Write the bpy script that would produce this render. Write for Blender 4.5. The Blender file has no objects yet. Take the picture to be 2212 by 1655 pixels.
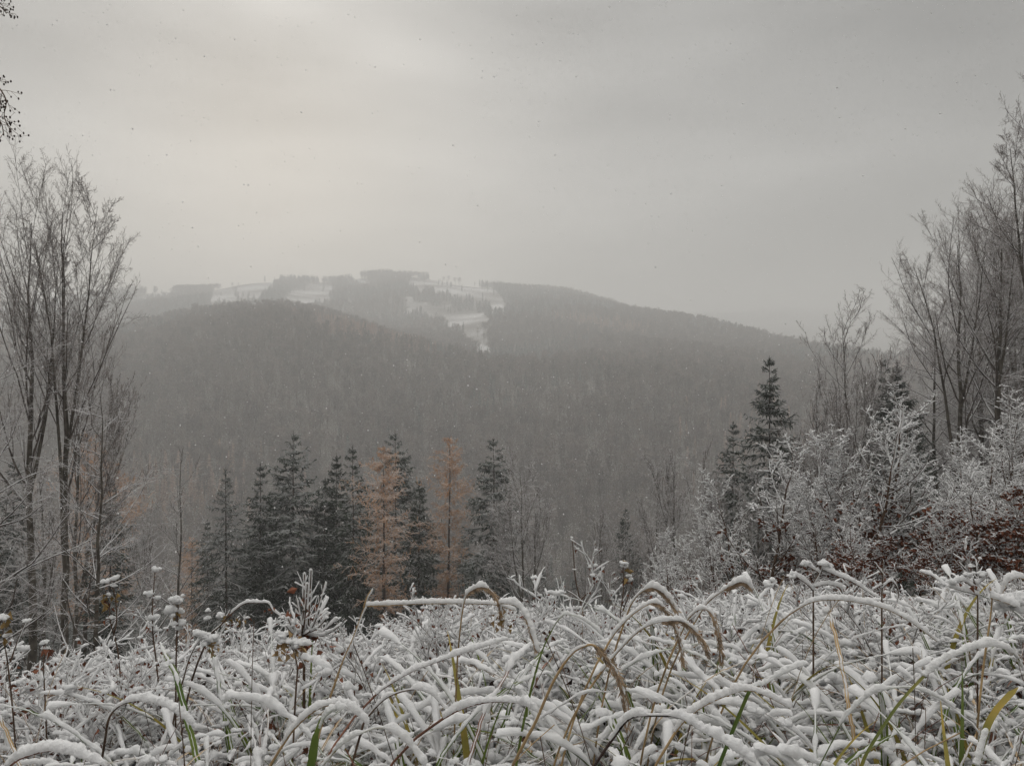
import bpy, math
import numpy as np
D = bpy.data
SC = bpy.context.scene
COL = SC.collection
pi = math.pi
rad = math.radians

# ------------------------------------------------------------------ camera, sky, sun, exposure
F = 1700.0                      # focal length in units of a 2212 px wide picture
CAMZ = 1.6
HZ = 827.5                      # row of eye level
cam = D.cameras.new('camera'); cam.sensor_width = 36.0
cam.lens = 36.0 * F / 2212.0
cam.clip_start = 0.05; cam.clip_end = 20000
camo = D.objects.new('camera', cam); COL.objects.link(camo)
camo.location = (0, 0, CAMZ); camo.rotation_euler = (rad(90), 0, 0)
SC.camera = camo

SUN_EL, SUN_AZ = rad(17), rad(-17)          # hidden sun behind the cloud, ahead and to the left
world = D.worlds.new('World'); SC.world = world; world.use_nodes = True
def build_world():
    nt = world.node_tree; N = nt.nodes; L = nt.links; N.clear()
    out = N.new('ShaderNodeOutputWorld')
    sky = N.new('ShaderNodeTexSky'); sky.sky_type = 'NISHITA'; sky.sun_disc = False
    sky.sun_elevation = SUN_EL; sky.sun_rotation = SUN_AZ; sky.air_density = 1.0; sky.dust_density = 1.5
    b1 = N.new('ShaderNodeBackground'); L.new(sky.outputs[0], b1.inputs[0]); b1.inputs[1].default_value = 0.06
    tc = N.new('ShaderNodeTexCoord')
    s = (math.sin(SUN_AZ)*math.cos(SUN_EL), math.cos(SUN_AZ)*math.cos(SUN_EL), math.sin(SUN_EL))
    dot = N.new('ShaderNodeVectorMath'); dot.operation = 'DOT_PRODUCT'
    L.new(tc.outputs['Generated'], dot.inputs[0]); dot.inputs[1].default_value = s
    def m(op, a, b=None, clamp=False):
        n = N.new('ShaderNodeMath'); n.operation = op; n.use_clamp = clamp
        for i, x in enumerate((a, b)):
            if x is None: continue
            if isinstance(x, (int, float)): n.inputs[i].default_value = x
            else: L.new(x, n.inputs[i])
        return n.outputs[0]
    d = m('MAXIMUM', dot.outputs['Value'], 0.0)
    wide = m('POWER', d, 5.0); narrow = m('POWER', d, 22.0)
    mp = N.new('ShaderNodeMapping'); L.new(tc.outputs['Generated'], mp.inputs[0]); mp.inputs['Scale'].default_value = (1.0, 1.0, 3.6)
    mp.inputs['Location'].default_value = (0.35, 0.1, 0.42)
    nz = N.new('ShaderNodeTexNoise'); L.new(mp.outputs[0], nz.inputs['Vector'])
    nz.inputs['Scale'].default_value = 2.1; nz.inputs['Detail'].default_value = 3.0; nz.inputs['Roughness'].default_value = 0.42
    n0 = m('SUBTRACT', nz.outputs['Fac'], 0.5)
    v = m('ADD', m('ADD', m('MULTIPLY', wide, SKYV[1]), m('MULTIPLY', narrow, SKYV[2])), SKYV[0])
    v = m('MULTIPLY', v, m('ADD', m('MULTIPLY', n0, SKYV[3]), 1.0))
    sz = N.new('ShaderNodeSeparateXYZ'); L.new(tc.outputs['Generated'], sz.inputs[0])    # overcast brightened toward the zenith, out of view, to light snow and haze
    zen = N.new('ShaderNodeMapRange'); zen.interpolation_type = 'SMOOTHSTEP'; L.new(sz.outputs[2], zen.inputs[0])
    zen.inputs[1].default_value = 0.38; zen.inputs[2].default_value = 1.0; zen.inputs[3].default_value = 1.0; zen.inputs[4].default_value = ZENITH
    v = m('MULTIPLY', v, zen.outputs[0])
    cr = N.new('ShaderNodeMix'); cr.data_type = 'RGBA'; cr.blend_type = 'MULTIPLY'; cr.inputs[0].default_value = 1.0
    comb = N.new('ShaderNodeCombineColor')
    for i in range(3): L.new(v, comb.inputs[i])
    L.new(comb.outputs[0], cr.inputs[6]); cr.inputs[7].default_value = (1.02, 1.0, 0.955, 1)
    b2 = N.new('ShaderNodeBackground'); L.new(cr.outputs[2], b2.inputs[0]); b2.inputs[1].default_value = 1.0
    mx = N.new('ShaderNodeMixShader'); mx.inputs[0].default_value = 0.9
    L.new(b1.outputs[0], mx.inputs[1]); L.new(b2.outputs[0], mx.inputs[2]); L.new(mx.outputs[0], out.inputs[0])
SKYV = (0.185, 0.12, 0.21, 2.3)
ZENITH = 8.3
build_world()
sun = D.lights.new('sun', 'SUN'); sun.energy = 1.5; sun.angle = rad(40); sun.color = (1.0, 0.96, 0.9)
suno = D.objects.new('sun', sun); COL.objects.link(suno)
suno.rotation_euler = (rad(90) - SUN_EL, 0, pi - SUN_AZ)
vs = SC.view_settings; vs.view_transform = 'Standard'; vs.look = 'None'; vs.exposure = 0.24; vs.gamma = 1; vs.use_curve_mapping = False
SC.display_settings.display_device = 'sRGB'
cy = SC.cycles
cy.max_bounces = 6; cy.diffuse_bounces = 3; cy.glossy_bounces = 2; cy.transmission_bounces = 2; cy.volume_bounces = 2
cy.transparent_max_bounces = 8
HAZE_DENSITY = 0.00074

# ------------------------------------------------------------------ helpers
def norm(v, ax=-1):
    return v / np.maximum(np.linalg.norm(v, axis=ax, keepdims=True), 1e-9)

class MB:
    def __init__(s): s.v = []; s.q = []; s.t = []; s.qm = []; s.tm = []; s.n = 0
    def add(s, V, Q=None, T=None, m=0):
        V = np.asarray(V, float).reshape(-1, 3)
        if Q is not None and len(Q): s.q.append(np.asarray(Q) + s.n); s.qm.append(np.full(len(Q), m))
        if T is not None and len(T): s.t.append(np.asarray(T) + s.n); s.tm.append(np.full(len(T), m))
        s.v.append(V); s.n += len(V); return s
    def mesh(s, name, mats, smooth=True, offset=(0, 0, 0)):
        V = np.concatenate(s.v) - np.array(offset, float)
        Q = np.concatenate(s.q) if s.q else np.zeros((0, 4), int)
        T = np.concatenate(s.t) if s.t else np.zeros((0, 3), int)
        me = D.meshes.new(name)
        me.vertices.add(len(V)); me.vertices.foreach_set('co', V.astype(np.float32).ravel())
        me.loops.add(len(Q)*4 + len(T)*3)
        me.loops.foreach_set('vertex_index', np.concatenate([Q.ravel(), T.ravel()]).astype(np.int32))
        me.polygons.add(len(Q) + len(T))
        st = np.concatenate([np.arange(len(Q))*4, len(Q)*4 + np.arange(len(T))*3]).astype(np.int32)
        me.polygons.foreach_set('loop_start', st)
        mi = np.concatenate([np.concatenate(s.qm) if s.qm else np.zeros(0), np.concatenate(s.tm) if s.tm else np.zeros(0)]).astype(np.int32)
        me.polygons.foreach_set('material_index', mi)
        me.polygons.foreach_set('use_smooth', np.full(len(mi), smooth))
        for x in (mats if isinstance(mats, (list, tuple)) else [mats]): me.materials.append(x)
        me.update(calc_edges=True)
        return me

def ring_quads(B, N, k):
    b = np.arange(B)[:, None, None]*N*k; i = np.arange(N-1)[None, :, None]*k; j = np.arange(k)[None, None, :]; j2 = (j+1) % k
    a = b+i+j; a2 = b+i+j2
    return np.stack([a, a2, a2+k, a+k], -1).reshape(-1, 4)

def frames(P):
    T = norm(np.gradient(P, axis=1))
    vert = np.abs(T[:, :, 2]).mean(1) > 0.9
    ref = np.zeros((P.shape[0], 1, 3)); ref[:, 0, 2] = 1; ref[vert, 0] = (1, 0.02, 0)
    side = norm(np.cross(T, ref)); up = np.cross(side, T)
    return T, side, up

def tubes(P, R, k=3):
    B, N, _ = P.shape
    T, side, up = frames(P)
    a = np.arange(k)*2*pi/k + pi/2
    V = P[:, :, None] + R[:, :, None, None]*(np.cos(a)[:, None]*side[:, :, None] + np.sin(a)[:, None]*up[:, :, None])
    return V.reshape(-1, 3), ring_quads(B, N, k)

def snow_tubes(P, r, rng, k=8, rough=0.2, lump=0.4, gap=0.0, cover=0.8):
    """snow lying along stems: flattened, lumpy, thinner where the stem is steep"""
    r = np.asarray(r, float).reshape(len(P), -1); 
    if r.shape[1] > 1: r = np.concatenate([r[:, :1], r[:, :1], r, r[:, -1:], r[:, -1:]], 1)
    a0, a1 = P[:, :1], P[:, 1:2]; b0, b1 = P[:, -1:], P[:, -2:-1]
    d0 = norm(a1-a0); d1 = norm(b0-b1); rb = np.minimum(r[:, :1], 0.3*np.linalg.norm(a1[:, 0]-a0[:, 0], axis=1)[:, None])[:, None]; rc = r[:, -1:][:, None]
    short = P.shape[1] <= 9
    if short:
        P = np.concatenate([a0, a0+d0*rb*.7, P[:, 1:-1], b0, b0+d1*rc*.7], 1)
        if r.shape[1] > 1: r = r[:, 1:-1]
    else: P = np.concatenate([a0-d0*rb*.0, a0+d0*rb*.3, a0+d0*rb, P[:, 1:-1], b0, b0+d1*rc*.55, b0+d1*rc*.8], 1)
    B, N, _ = P.shape
    T, side, up = frames(P)
    s = np.concatenate([np.zeros((B, 1)), np.cumsum(np.linalg.norm(np.diff(P, axis=1), axis=2), 1)], 1)
    L = np.maximum(s[:, -1:], 1e-6)
    w = np.zeros((B, N))
    for f in (14, 31, 67, 140):
        w += np.sin(s*f*rng.uniform(.7, 1.3, (B, 1)) + rng.uniform(0, 6.3, (B, 1)))*(14/f)**0.35
    w = 1 + lump*w/1.9 + 0.08*rng.standard_normal((B, N))
    if gap > 0:
        g = np.sin(s*rng.uniform(9, 16, (B, 1)) + rng.uniform(0, 6.3, (B, 1))) + np.sin(s*rng.uniform(22, 40, (B, 1)))
        w = w*np.clip((g + 2.0*(1-gap))*1.6, 0.12, 1)
    t = s/L
    end = np.ones((B, N)); end[:, 0] = .12; end[:, 1] = .7; end[:, -1] = .12; end[:, -2] = .65; end[:, -3] = .95
    if short: end[:] = 1; end[:, 0] = .2; end[:, -1] = .25; end[:, -2] = .95
    rr = np.asarray(r).reshape(B, -1)*np.clip(w, 0.25, 1.9)*(1 - cover*T[:, :, 2]**2)*end
    a = np.arange(k)*2*pi/k + pi/k
    c, sn = np.cos(a), np.sin(a)
    sn = np.where(sn > 0, sn*1.05, sn*0.5)
    jit = 1 + rough*rng.standard_normal((B, N, k))
    V = (P + up*rr[..., None]*0.5)[:, :, None] + (rr[:, :, None]*jit)[..., None]*(c[:, None]*side[:, :, None] + sn[:, None]*up[:, :, None])
    return V.reshape(-1, 3), ring_quads(B, N, k)

def _sph(nr, ns):
    th = np.linspace(0.12, pi-0.12, nr); ph = np.arange(ns)*2*pi/ns
    V = np.stack([np.sin(th)[:, None]*np.cos(ph), np.sin(th)[:, None]*np.sin(ph), np.cos(th)[:, None]*np.ones(ns)], -1).reshape(-1, 3)
    i = np.arange(nr-1)[:, None]*ns; j = np.arange(ns)[None]; j2 = (j+1) % ns
    Q = np.stack([i+j, i+ns+j, i+ns+j2, i+j2], -1).reshape(-1, 4)
    caps = np.array([[0, k, k+1] for k in range(1, ns-1)] + [[(nr-1)*ns, (nr-1)*ns+k+1, (nr-1)*ns+k] for k in range(1, ns-1)])
    return V, Q, caps
def blobs(C, r, rng, nr=6, ns=8, rough=0.12, flat=0.55, wide=1.0):
    S, Q, T = _sph(nr, ns); B = len(C); n = len(S)
    S = S.copy(); S[:, 2] = np.where(S[:, 2] < 0, S[:, 2]*flat, S[:, 2]*0.95); S[:, :2] *= wide
    J = 1 + rough*rng.standard_normal((B, n, 1))
    ax = rng.uniform(.8, 1.25, (B, 1, 3))
    V = C[:, None] + S[None]*J*ax*np.asarray(r).reshape(-1, 1, 1)
    off = np.arange(B)[:, None, None]*n
    return V.reshape(-1, 3), (Q[None]+off).reshape(-1, 4), (T[None]+off).reshape(-1, 3)

def leaves(C, d, size, rng, w=0.55, fold=0.25):
    B = len(C); d = norm(d)
    s = norm(np.cross(d, norm(rng.standard_normal((B, 3))))); u = np.cross(s, d)
    L = np.asarray(size).reshape(-1, 1)
    V = np.stack([C, C + d*L*0.45 + s*L*w*0.5 + u*L*fold, C + d*L*0.98 - u*L*fold*0.6, C + d*L*0.45 - s*L*w*0.5 + u*L*fold], 1)
    o = np.arange(B)[:, None]*4
    T = np.concatenate([o + [0, 1, 2], o + [0, 2, 3]])
    return V.reshape(-1, 3), T

def ribbons(P, W, fold=0.35, twist=None):
    B, N, _ = P.shape
    T, side, up = frames(P)
    W = np.asarray(W)[..., None]
    V = np.stack([P - side*W + up*W*fold, P, P + side*W + up*W*fold], 2)
    b = np.arange(B)[:, None, None]*N*3; i = np.arange(N-1)[None, :, None]*3; j = np.arange(2)[None, None]
    a = b+i+j
    return V.reshape(-1, 3), np.stack([a, a+1, a+4, a+3], -1).reshape(-1, 4)

def spikes(P, d, L, w):
    """thin three sided slivers: P base (n,3), d dir, L length, w half width"""
    P = np.asarray(P); d = norm(d); n = len(P); L = np.broadcast_to(np.asarray(L, float), (n,)); w = np.broadcast_to(np.asarray(w, float), (n,))
    C = np.stack([P, P + d*(L*.5)[:, None], P + d*L[:, None]], 1)
    R = np.stack([w*.6, w, w*.08], 1)
    return tubes(C, R, 3)

def grow(rng, P, R, n, t0, t1, ln, taper, ang, angv, up, wig, N, rr=0.6, rtip=0.3, rmin=0.002, plane=None, lnv=0.3, power=1.0):
    B, M, _ = P.shape
    pl = np.linalg.norm(np.diff(P, axis=1), axis=2).sum(1)
    t = (np.arange(n)[None] + rng.uniform(0, 1, (B, n)))/n
    t = t0 + (t1-t0)*t**power
    x = t*(M-1); i = np.clip(x.astype(int), 0, M-2); f = (x-i)[..., None]
    bi = np.arange(B)[:, None]
    base = P[bi, i]*(1-f) + P[bi, i+1]*f
    T = norm(P[bi, i+1] - P[bi, i])
    r0 = (R[bi, i]*(1-f[..., 0]) + R[bi, i+1]*f[..., 0])
    K = B*n
    base = base.reshape(K, 3); T = T.reshape(K, 3); r0 = r0.reshape(K); t = t.reshape(K)
    rv = norm(rng.standard_normal((K, 3)))
    if plane is not None:                         # keep children near the plane (n,3) spanned with the parent
        side = norm(np.cross(T, np.array([0, 0, 1.0])))
        sg = np.where(np.tile(np.arange(n) % 2, B) == 0, 1.0, -1.0)[:, None]
        perp = norm(side*sg + plane*rv)
    else:
        perp = norm(rv - (rv*T).sum(1, keepdims=True)*T)
    a = (ang + angv*rng.standard_normal(K))[:, None]
    d = norm(np.cos(a)*T + np.sin(a)*perp)
    L = np.repeat(pl, n)*ln*(1 - taper*(t-t0)/max(t1-t0, 1e-6))*rng.uniform(1-lnv, 1+lnv, K)
    Pn = np.zeros((K, N, 3)); Pn[:, 0] = base
    step = (L/(N-1))[:, None]
    for k in range(1, N):
        d = norm(d + np.array([0, 0, up])/(N-1)*3 + wig*rng.standard_normal((K, 3)))
        Pn[:, k] = Pn[:, k-1] + d*step
    ra = np.maximum(r0*rr, rmin)
    Rn = ra[:, None]*np.linspace(1, rtip, N)[None]
    return Pn, np.maximum(Rn, rmin*0.6)

def catmull(pts, n):
    p = np.asarray(pts, float); p = np.concatenate([[2*p[0]-p[1]], p, [2*p[-1]-p[-2]]])
    m = len(p)-3; out = []
    seg = np.linalg.norm(np.diff(p[1:-1], axis=0), axis=1); cs = np.concatenate([[0], np.cumsum(seg)])
    for s in np.linspace(0, cs[-1]*0.99999, n):
        i = min(np.searchsorted(cs, s, side='right')-1, m-1); t = (s-cs[i])/seg[i]
        a, b, c, d = p[i], p[i+1], p[i+2], p[i+3]
        out.append(0.5*((2*b) + (-a+c)*t + (2*a-5*b+4*c-d)*t*t + (-a+3*b-3*c+d)*t**3))
    return np.array(out)

def place(px, py, dist):
    return np.array([(px-1106.0)/F*dist, dist, CAMZ + (HZ-py)/F*dist])

# ------------------------------------------------------------------ materials
def mat(name, col, rough=0.75, var=0.3, scale=6.0, top=None, topcol=(0.78, 0.78, 0.79), col2=None, bump=0.0, topmix=1.0, spec=0.2, trans=0.0, rnd=0.0):
    m = D.materials.new(name); m.use_nodes = True; nt = m.node_tree; N = nt.nodes; L = nt.links
    b = N['Principled BSDF']; b.inputs['Roughness'].default_value = rough; b.inputs['Specular IOR Level'].default_value = spec
    tc = N.new('ShaderNodeTexCoord'); nz = N.new('ShaderNodeTexNoise'); nz.inputs['Scale'].default_value = scale; nz.inputs['Detail'].default_value = 4
    L.new(tc.outputs['Object'], nz.inputs['Vector'])
    rp = N.new('ShaderNodeMapRange'); rp.inputs[1].default_value = 0.35; rp.inputs[2].default_value = 0.65
    L.new(nz.outputs['Fac'], rp.inputs[0])
    mx = N.new('ShaderNodeMix'); mx.data_type = 'RGBA'; L.new(rp.outputs[0], mx.inputs[0])
    c2 = col2 if col2 else tuple(c*(1-var) for c in col); c1 = col if col2 else tuple(c*(1+var) for c in col)
    mx.inputs[6].default_value = (*c2, 1); mx.inputs[7].default_value = (*c1, 1)
    last = mx.outputs[2]
    if rnd > 0:
        oi = N.new('ShaderNodeObjectInfo'); mr = N.new('ShaderNodeMapRange'); mr.inputs[3].default_value = 1-rnd; mr.inputs[4].default_value = 1+rnd
        L.new(oi.outputs['Random'], mr.inputs[0])
        vm = N.new('ShaderNodeVectorMath'); vm.operation = 'SCALE'; L.new(last, vm.inputs[0]); L.new(mr.outputs[0], vm.inputs['Scale']); last = vm.outputs[0]
    if top is not None:                            # snow settled on faces that look up
        g = N.new('ShaderNodeNewGeometry'); sx = N.new('ShaderNodeSeparateXYZ'); L.new(g.outputs['Normal'], sx.inputs[0])
        n2 = N.new('ShaderNodeTexNoise'); n2.inputs['Scale'].default_value = scale*1.7; L.new(tc.outputs['Object'], n2.inputs['Vector'])
        ad = N.new('ShaderNodeMath'); ad.operation = 'MULTIPLY_ADD'; L.new(n2.outputs['Fac'], ad.inputs[0]); ad.inputs[1].default_value = 1.1; L.new(sx.outputs[2], ad.inputs[2])
        r2 = N.new('ShaderNodeMapRange'); r2.inputs[1].default_value = top+0.45; r2.inputs[2].default_value = top+0.7; r2.inputs[4].default_value = topmix
        L.new(ad.outputs[0], r2.inputs[0])
        m2 = N.new('ShaderNodeMix'); m2.data_type = 'RGBA'; L.new(r2.outputs[0], m2.inputs[0]); L.new(last, m2.inputs[6]); m2.inputs[7].default_value = (*topcol, 1)
        last = m2.outputs[2]
    L.new(last, b.inputs['Base Color'])
    if bump:
        bp = N.new('ShaderNodeBump'); bp.inputs['Strength'].default_value = 0.6; bp.inputs['Distance'].default_value = bump
        n3 = N.new('ShaderNodeTexNoise'); n3.inputs['Scale'].default_value = scale*4; n3.inputs['Detail'].default_value = 6; L.new(tc.outputs['Object'], n3.inputs['Vector'])
        L.new(n3.outputs['Fac'], bp.inputs['Height']); L.new(bp.outputs[0], b.inputs['Normal'])
    if trans:
        tr = N.new('ShaderNodeBsdfTranslucent'); L.new(last, tr.inputs[0]); ms = N.new('ShaderNodeMixShader'); ms.inputs[0].default_value = trans
        out = N['Material Output']; L.new(b.outputs[0], ms.inputs[1]); L.new(tr.outputs[0], ms.inputs[2]); L.new(ms.outputs[0], out.inputs[0])
    return m
M = {}
M['snow'] = mat('snow', (0.90, 0.90, 0.905), 0.85, 0.03, 60, bump=0.006, trans=0.35)
M['bark'] = mat('beech_bark', (0.085, 0.075, 0.062), 0.9, 0.45, 3.0, top=0.62, topmix=0.7, bump=0.02)
M['twig'] = mat('frosted_twig', (0.17, 0.14, 0.125), 0.9, 0.3, 2.0, top=0.28, topmix=0.65)
M['twigd'] = mat('dark_frosted_twig', (0.10, 0.085, 0.075), 0.9, 0.3, 2.0, top=0.2, topmix=0.75)
M['sbark'] = mat('spruce_bark', (0.07, 0.055, 0.045), 0.9, 0.35, 4.0)
M['needle'] = mat('spruce_needles', (0.026, 0.036, 0.024), 0.8, 0.4, 1.2, top=0.48, topmix=0.42, rnd=0.2)
M['needlef'] = mat('far_spruce_needles', (0.030, 0.040, 0.030), 0.9, 0.3, 1.0, top=0.5, topmix=0.4, rnd=0.3)
M['larch'] = mat('larch_needles', (0.47, 0.28, 0.165), 0.85, 0.25, 0.9, top=0.42, topmix=0.5, rnd=0.1)
M['larchf'] = mat('far_larch_needles', (0.27, 0.165, 0.115), 0.9, 0.3, 1.0, top=0.5, topmix=0.3, rnd=0.25)
M['beechf'] = mat('far_bare_crowns', (0.118, 0.090, 0.075), 0.95, 0.2, 1.0, top=0.5, topmix=0.22, rnd=0.42)
M['stem'] = mat('dry_stem', (0.10, 0.065, 0.045), 0.8, 0.4, 30)
M['dark'] = mat('withered_leaf', (0.040, 0.026, 0.022), 0.8, 0.5, 40)
M['straw'] = mat('straw_blade', (0.36, 0.25, 0.13), 0.7, 0.35, 12, rnd=0.2)
M['red'] = mat('red_brown_blade', (0.16, 0.075, 0.05), 0.7, 0.4, 12, rnd=0.2)
M['green'] = mat('green_blade', (0.13, 0.17, 0.03), 0.55, 0.0, 5, col2=(0.06, 0.10, 0.02), trans=0.2, rnd=0.2)
M['yellow'] = mat('yellowing_blade', (0.33, 0.24, 0.05), 0.6, 0.0, 9, col2=(0.11, 0.13, 0.03), trans=0.2)
M['brownleaf'] = mat('dry_beech_leaf', (0.17, 0.068, 0.04), 0.75, 0.5, 8, trans=0.15, rnd=0.2)
M['goldleaf'] = mat('golden_leaf', (0.22, 0.15, 0.06), 0.7, 0.5, 20, trans=0.2)
M['seed'] = mat('seed_head', (0.34, 0.25, 0.17), 0.85, 0.45, 40)

def link(o): COL.objects.link(o); return o
def thing(name, label, cat, loc, rotz=0.0, scale=(1, 1, 1), group=None):
    o = D.objects.new(name, None); o.empty_display_size = 0.2; link(o)
    o.location = loc; o.rotation_euler = (0, 0, rotz); o.scale = scale
    o['label'] = label; o['category'] = cat
    if group: o['group'] = group
    return o
def part(name, me, parent, kind=None, label=None):
    o = D.objects.new(name, me); link(o); o.parent = parent
    if kind: o['kind'] = kind
    if label: o['label'] = label
    return o
def setting(name, me, label, kind='structure'):
    o = D.objects.new(name, me); link(o); o['kind'] = kind; o['label'] = label; return o

# ------------------------------------------------------------------ terrain
UK = np.array([-900, 0, 250, 400, 600, 850, 1100, 1300, 1500, 1700, 1900, 2212, 3100.0])
DR = np.array([1900, 2000, 2100, 2150, 2200, 2200, 2200, 2050, 1800, 1550, 1350, 1200, 1150.0])
PR = np.array([700, 668, 652, 630, 606, 604, 622, 655, 704, 757, 810, 853, 880.0])
DSP = np.array([900, 900, 950, 1000, 1000, 1000, 950, 850, 800, 750, 700, 650, 600.0])
PSP = np.array([790, 768, 742, 706, 684, 728, 772, 792, 812, 832, 850, 885, 900.0])
PV = np.array([800, 790, 768, 735, 716, 730, 725, 745, 770, 802, 838, 872, 895.0])
_u = np.linspace(-900, 3100, 401)
_d = np.linspace(300, 6500, 621)
def far_table():
    g = lambda a: np.interp(_u, UK, a)
    dr, ds = g(DR), g(DSP)
    z = lambda py, d: CAMZ + (HZ - py)/F*d
    dk = np.stack([np.full(401, 300.), np.full(401, 345.), np.full(401, 450.), ds*0.8, ds, ds*1.28, (ds*1.28+dr)/2, dr, dr*1.3, np.full(401, 3900.), np.full(401, 4700.), np.full(401, 6500.)], 1)
    zs = z(g(PSP), ds); zv = z(g(PV), ds*1.28); zr = z(g(PR), dr)
    p4 = np.interp(_u, [-900, 1300, 1650, 1950, 2300, 3100], [700, 694, 668, 680, 690, 695])
    zf = z(p4, 3900)
    zk = np.stack([np.full(401, -98.), np.full(401, -108.), np.full(401, -74.), -74+(zs+74)*0.80, zs, zv, (zv+zr)/2+10, zr, zr-50, zf, zf-60, zf-150], 1)
    Z = np.stack([np.interp(_d, dk[i], zk[i]) for i in range(401)])
    k = np.array([1, 3, 5, 6, 5, 3, 1.]); k /= k.sum()
    for _ in range(2):
        Z = np.apply_along_axis(lambda r: np.convolve(np.pad(r, 3, 'edge'), k, 'valid'), 1, Z)
        Z = np.apply_along_axis(lambda r: np.convolve(np.pad(r, 3, 'edge'), k, 'valid'), 0, Z)
    return Z
ZT = far_table()
def zfar(x, y):
    y = np.maximum(y, 300.0); u = np.clip(x/y*F + 1106, -899, 3099)
    a = (u+900)/10.0; b = np.clip((y-300)/10.0, 0, 619.99)
    i = a.astype(int); j = b.astype(int); fa = a-i; fb = b-j
    z = ZT[i, j]*(1-fa)*(1-fb) + ZT[i+1, j]*fa*(1-fb) + ZT[i, j+1]*(1-fa)*fb + ZT[i+1, j+1]*fa*fb
    w = np.clip((y-420)/500, 0, 1)
    g = np.sin(x/61+np.sin(y/170)*1.3)*5 + np.sin(x/147+y/260+1)*9 + np.sin(x/29+y/47)*1.6 + np.sin(y/93-x/210)*5
    return z + w*g
_sy = np.arange(-60, 420, 0.5)
def _sm(x, a, b): t = np.clip((x-a)/(b-a), 0, 1); return t*t*(3-2*t)
_slope = 0.02 + 0.30*_sm(_sy, 2.2, 6.5) + 0.04*_sm(_sy, 6, 20)
_slope[_sy < 0] = 0.0
_slope -= 0.05*_sm(_sy, 90, 300)
_zn = -np.cumsum(_slope)*0.5; _zn -= np.interp(0, _sy, _zn)
def ground(x, y):
    x = np.asarray(x, float); y = np.asarray(y, float)
    zn = np.interp(y, _sy, _zn)
    zn = zn + np.where(x > 0, 1.9*np.tanh(x/13), 3.4*np.tanh(x/16))*np.clip(y/9, 0, 1)*np.clip(1-(y-60)/200, 0, 1)
    zn = zn + np.where(x < 0, 0.10*np.maximum(x, -4), 0.02*x)*np.clip((y-0.8)/2, 0, 1)*np.clip(1-(y-60)/200, 0, 1)
    zn = zn + (np.sin(x*1.9+y*.7)*np.sin(y*1.3-x*.5))*0.04*np.clip(y/3, 0, 1) + np.sin(x/7+y/11)*0.3*np.clip((y-10)/20, 0, 1)
    w = _sm(y, 230, 340)
    return zn*(1-w) + zfar(x, y)*w
def inpoly(px, py, poly):
    ins = np.zeros(px.shape, bool); n = len(poly)
    for i in range(n):
        x1, y1 = poly[i]; x2, y2 = poly[(i+1) % n]
        if y1 == y2: continue
        c = ((y1 > py) != (y2 > py)) & (px < (x2-x1)*(py-y1)/(y2-y1)+x1)
        ins ^= c
    return ins
CLEAR = [[(440, 662), (465, 628), (520, 610), (605, 604), (590, 632), (555, 655), (505, 668)],
         [(608, 668), (625, 632), (668, 612), (708, 612), (728, 622), (708, 655), (668, 672), (625, 674)],
         [(745, 606), (785, 602), (805, 618), (835, 640), (800, 632)],
         [(875, 606), (960, 604), (1060, 622), (1085, 640), (1100, 672), (1075, 690), (1045, 668), (1015, 655), (985, 655), (960, 640), (905, 636), (880, 622)],
         [(860, 640), (925, 656), (985, 668), (1050, 680), (1060, 700), (1046, 740), (1075, 782), (1045, 780), (1005, 745), (975, 712), (925, 692), (875, 676)],
         [(275, 652), (320, 630), (375, 626), (378, 640), (300, 658)]]
def clearing(x, y, z):
    u = x/y*F + 1106 + 6*np.sin(x/23+y/31) + 6*np.sin(x/9)*np.sin(y/13); v = HZ - (z-CAMZ)/y*F + 3*np.sin(x/17-y/40) + 3*np.sin(x/7+2)
    c = np.zeros(np.shape(x), bool)
    far = y > 700
    for p in CLEAR: c |= inpoly(u, v, p)
    return c & far

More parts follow.
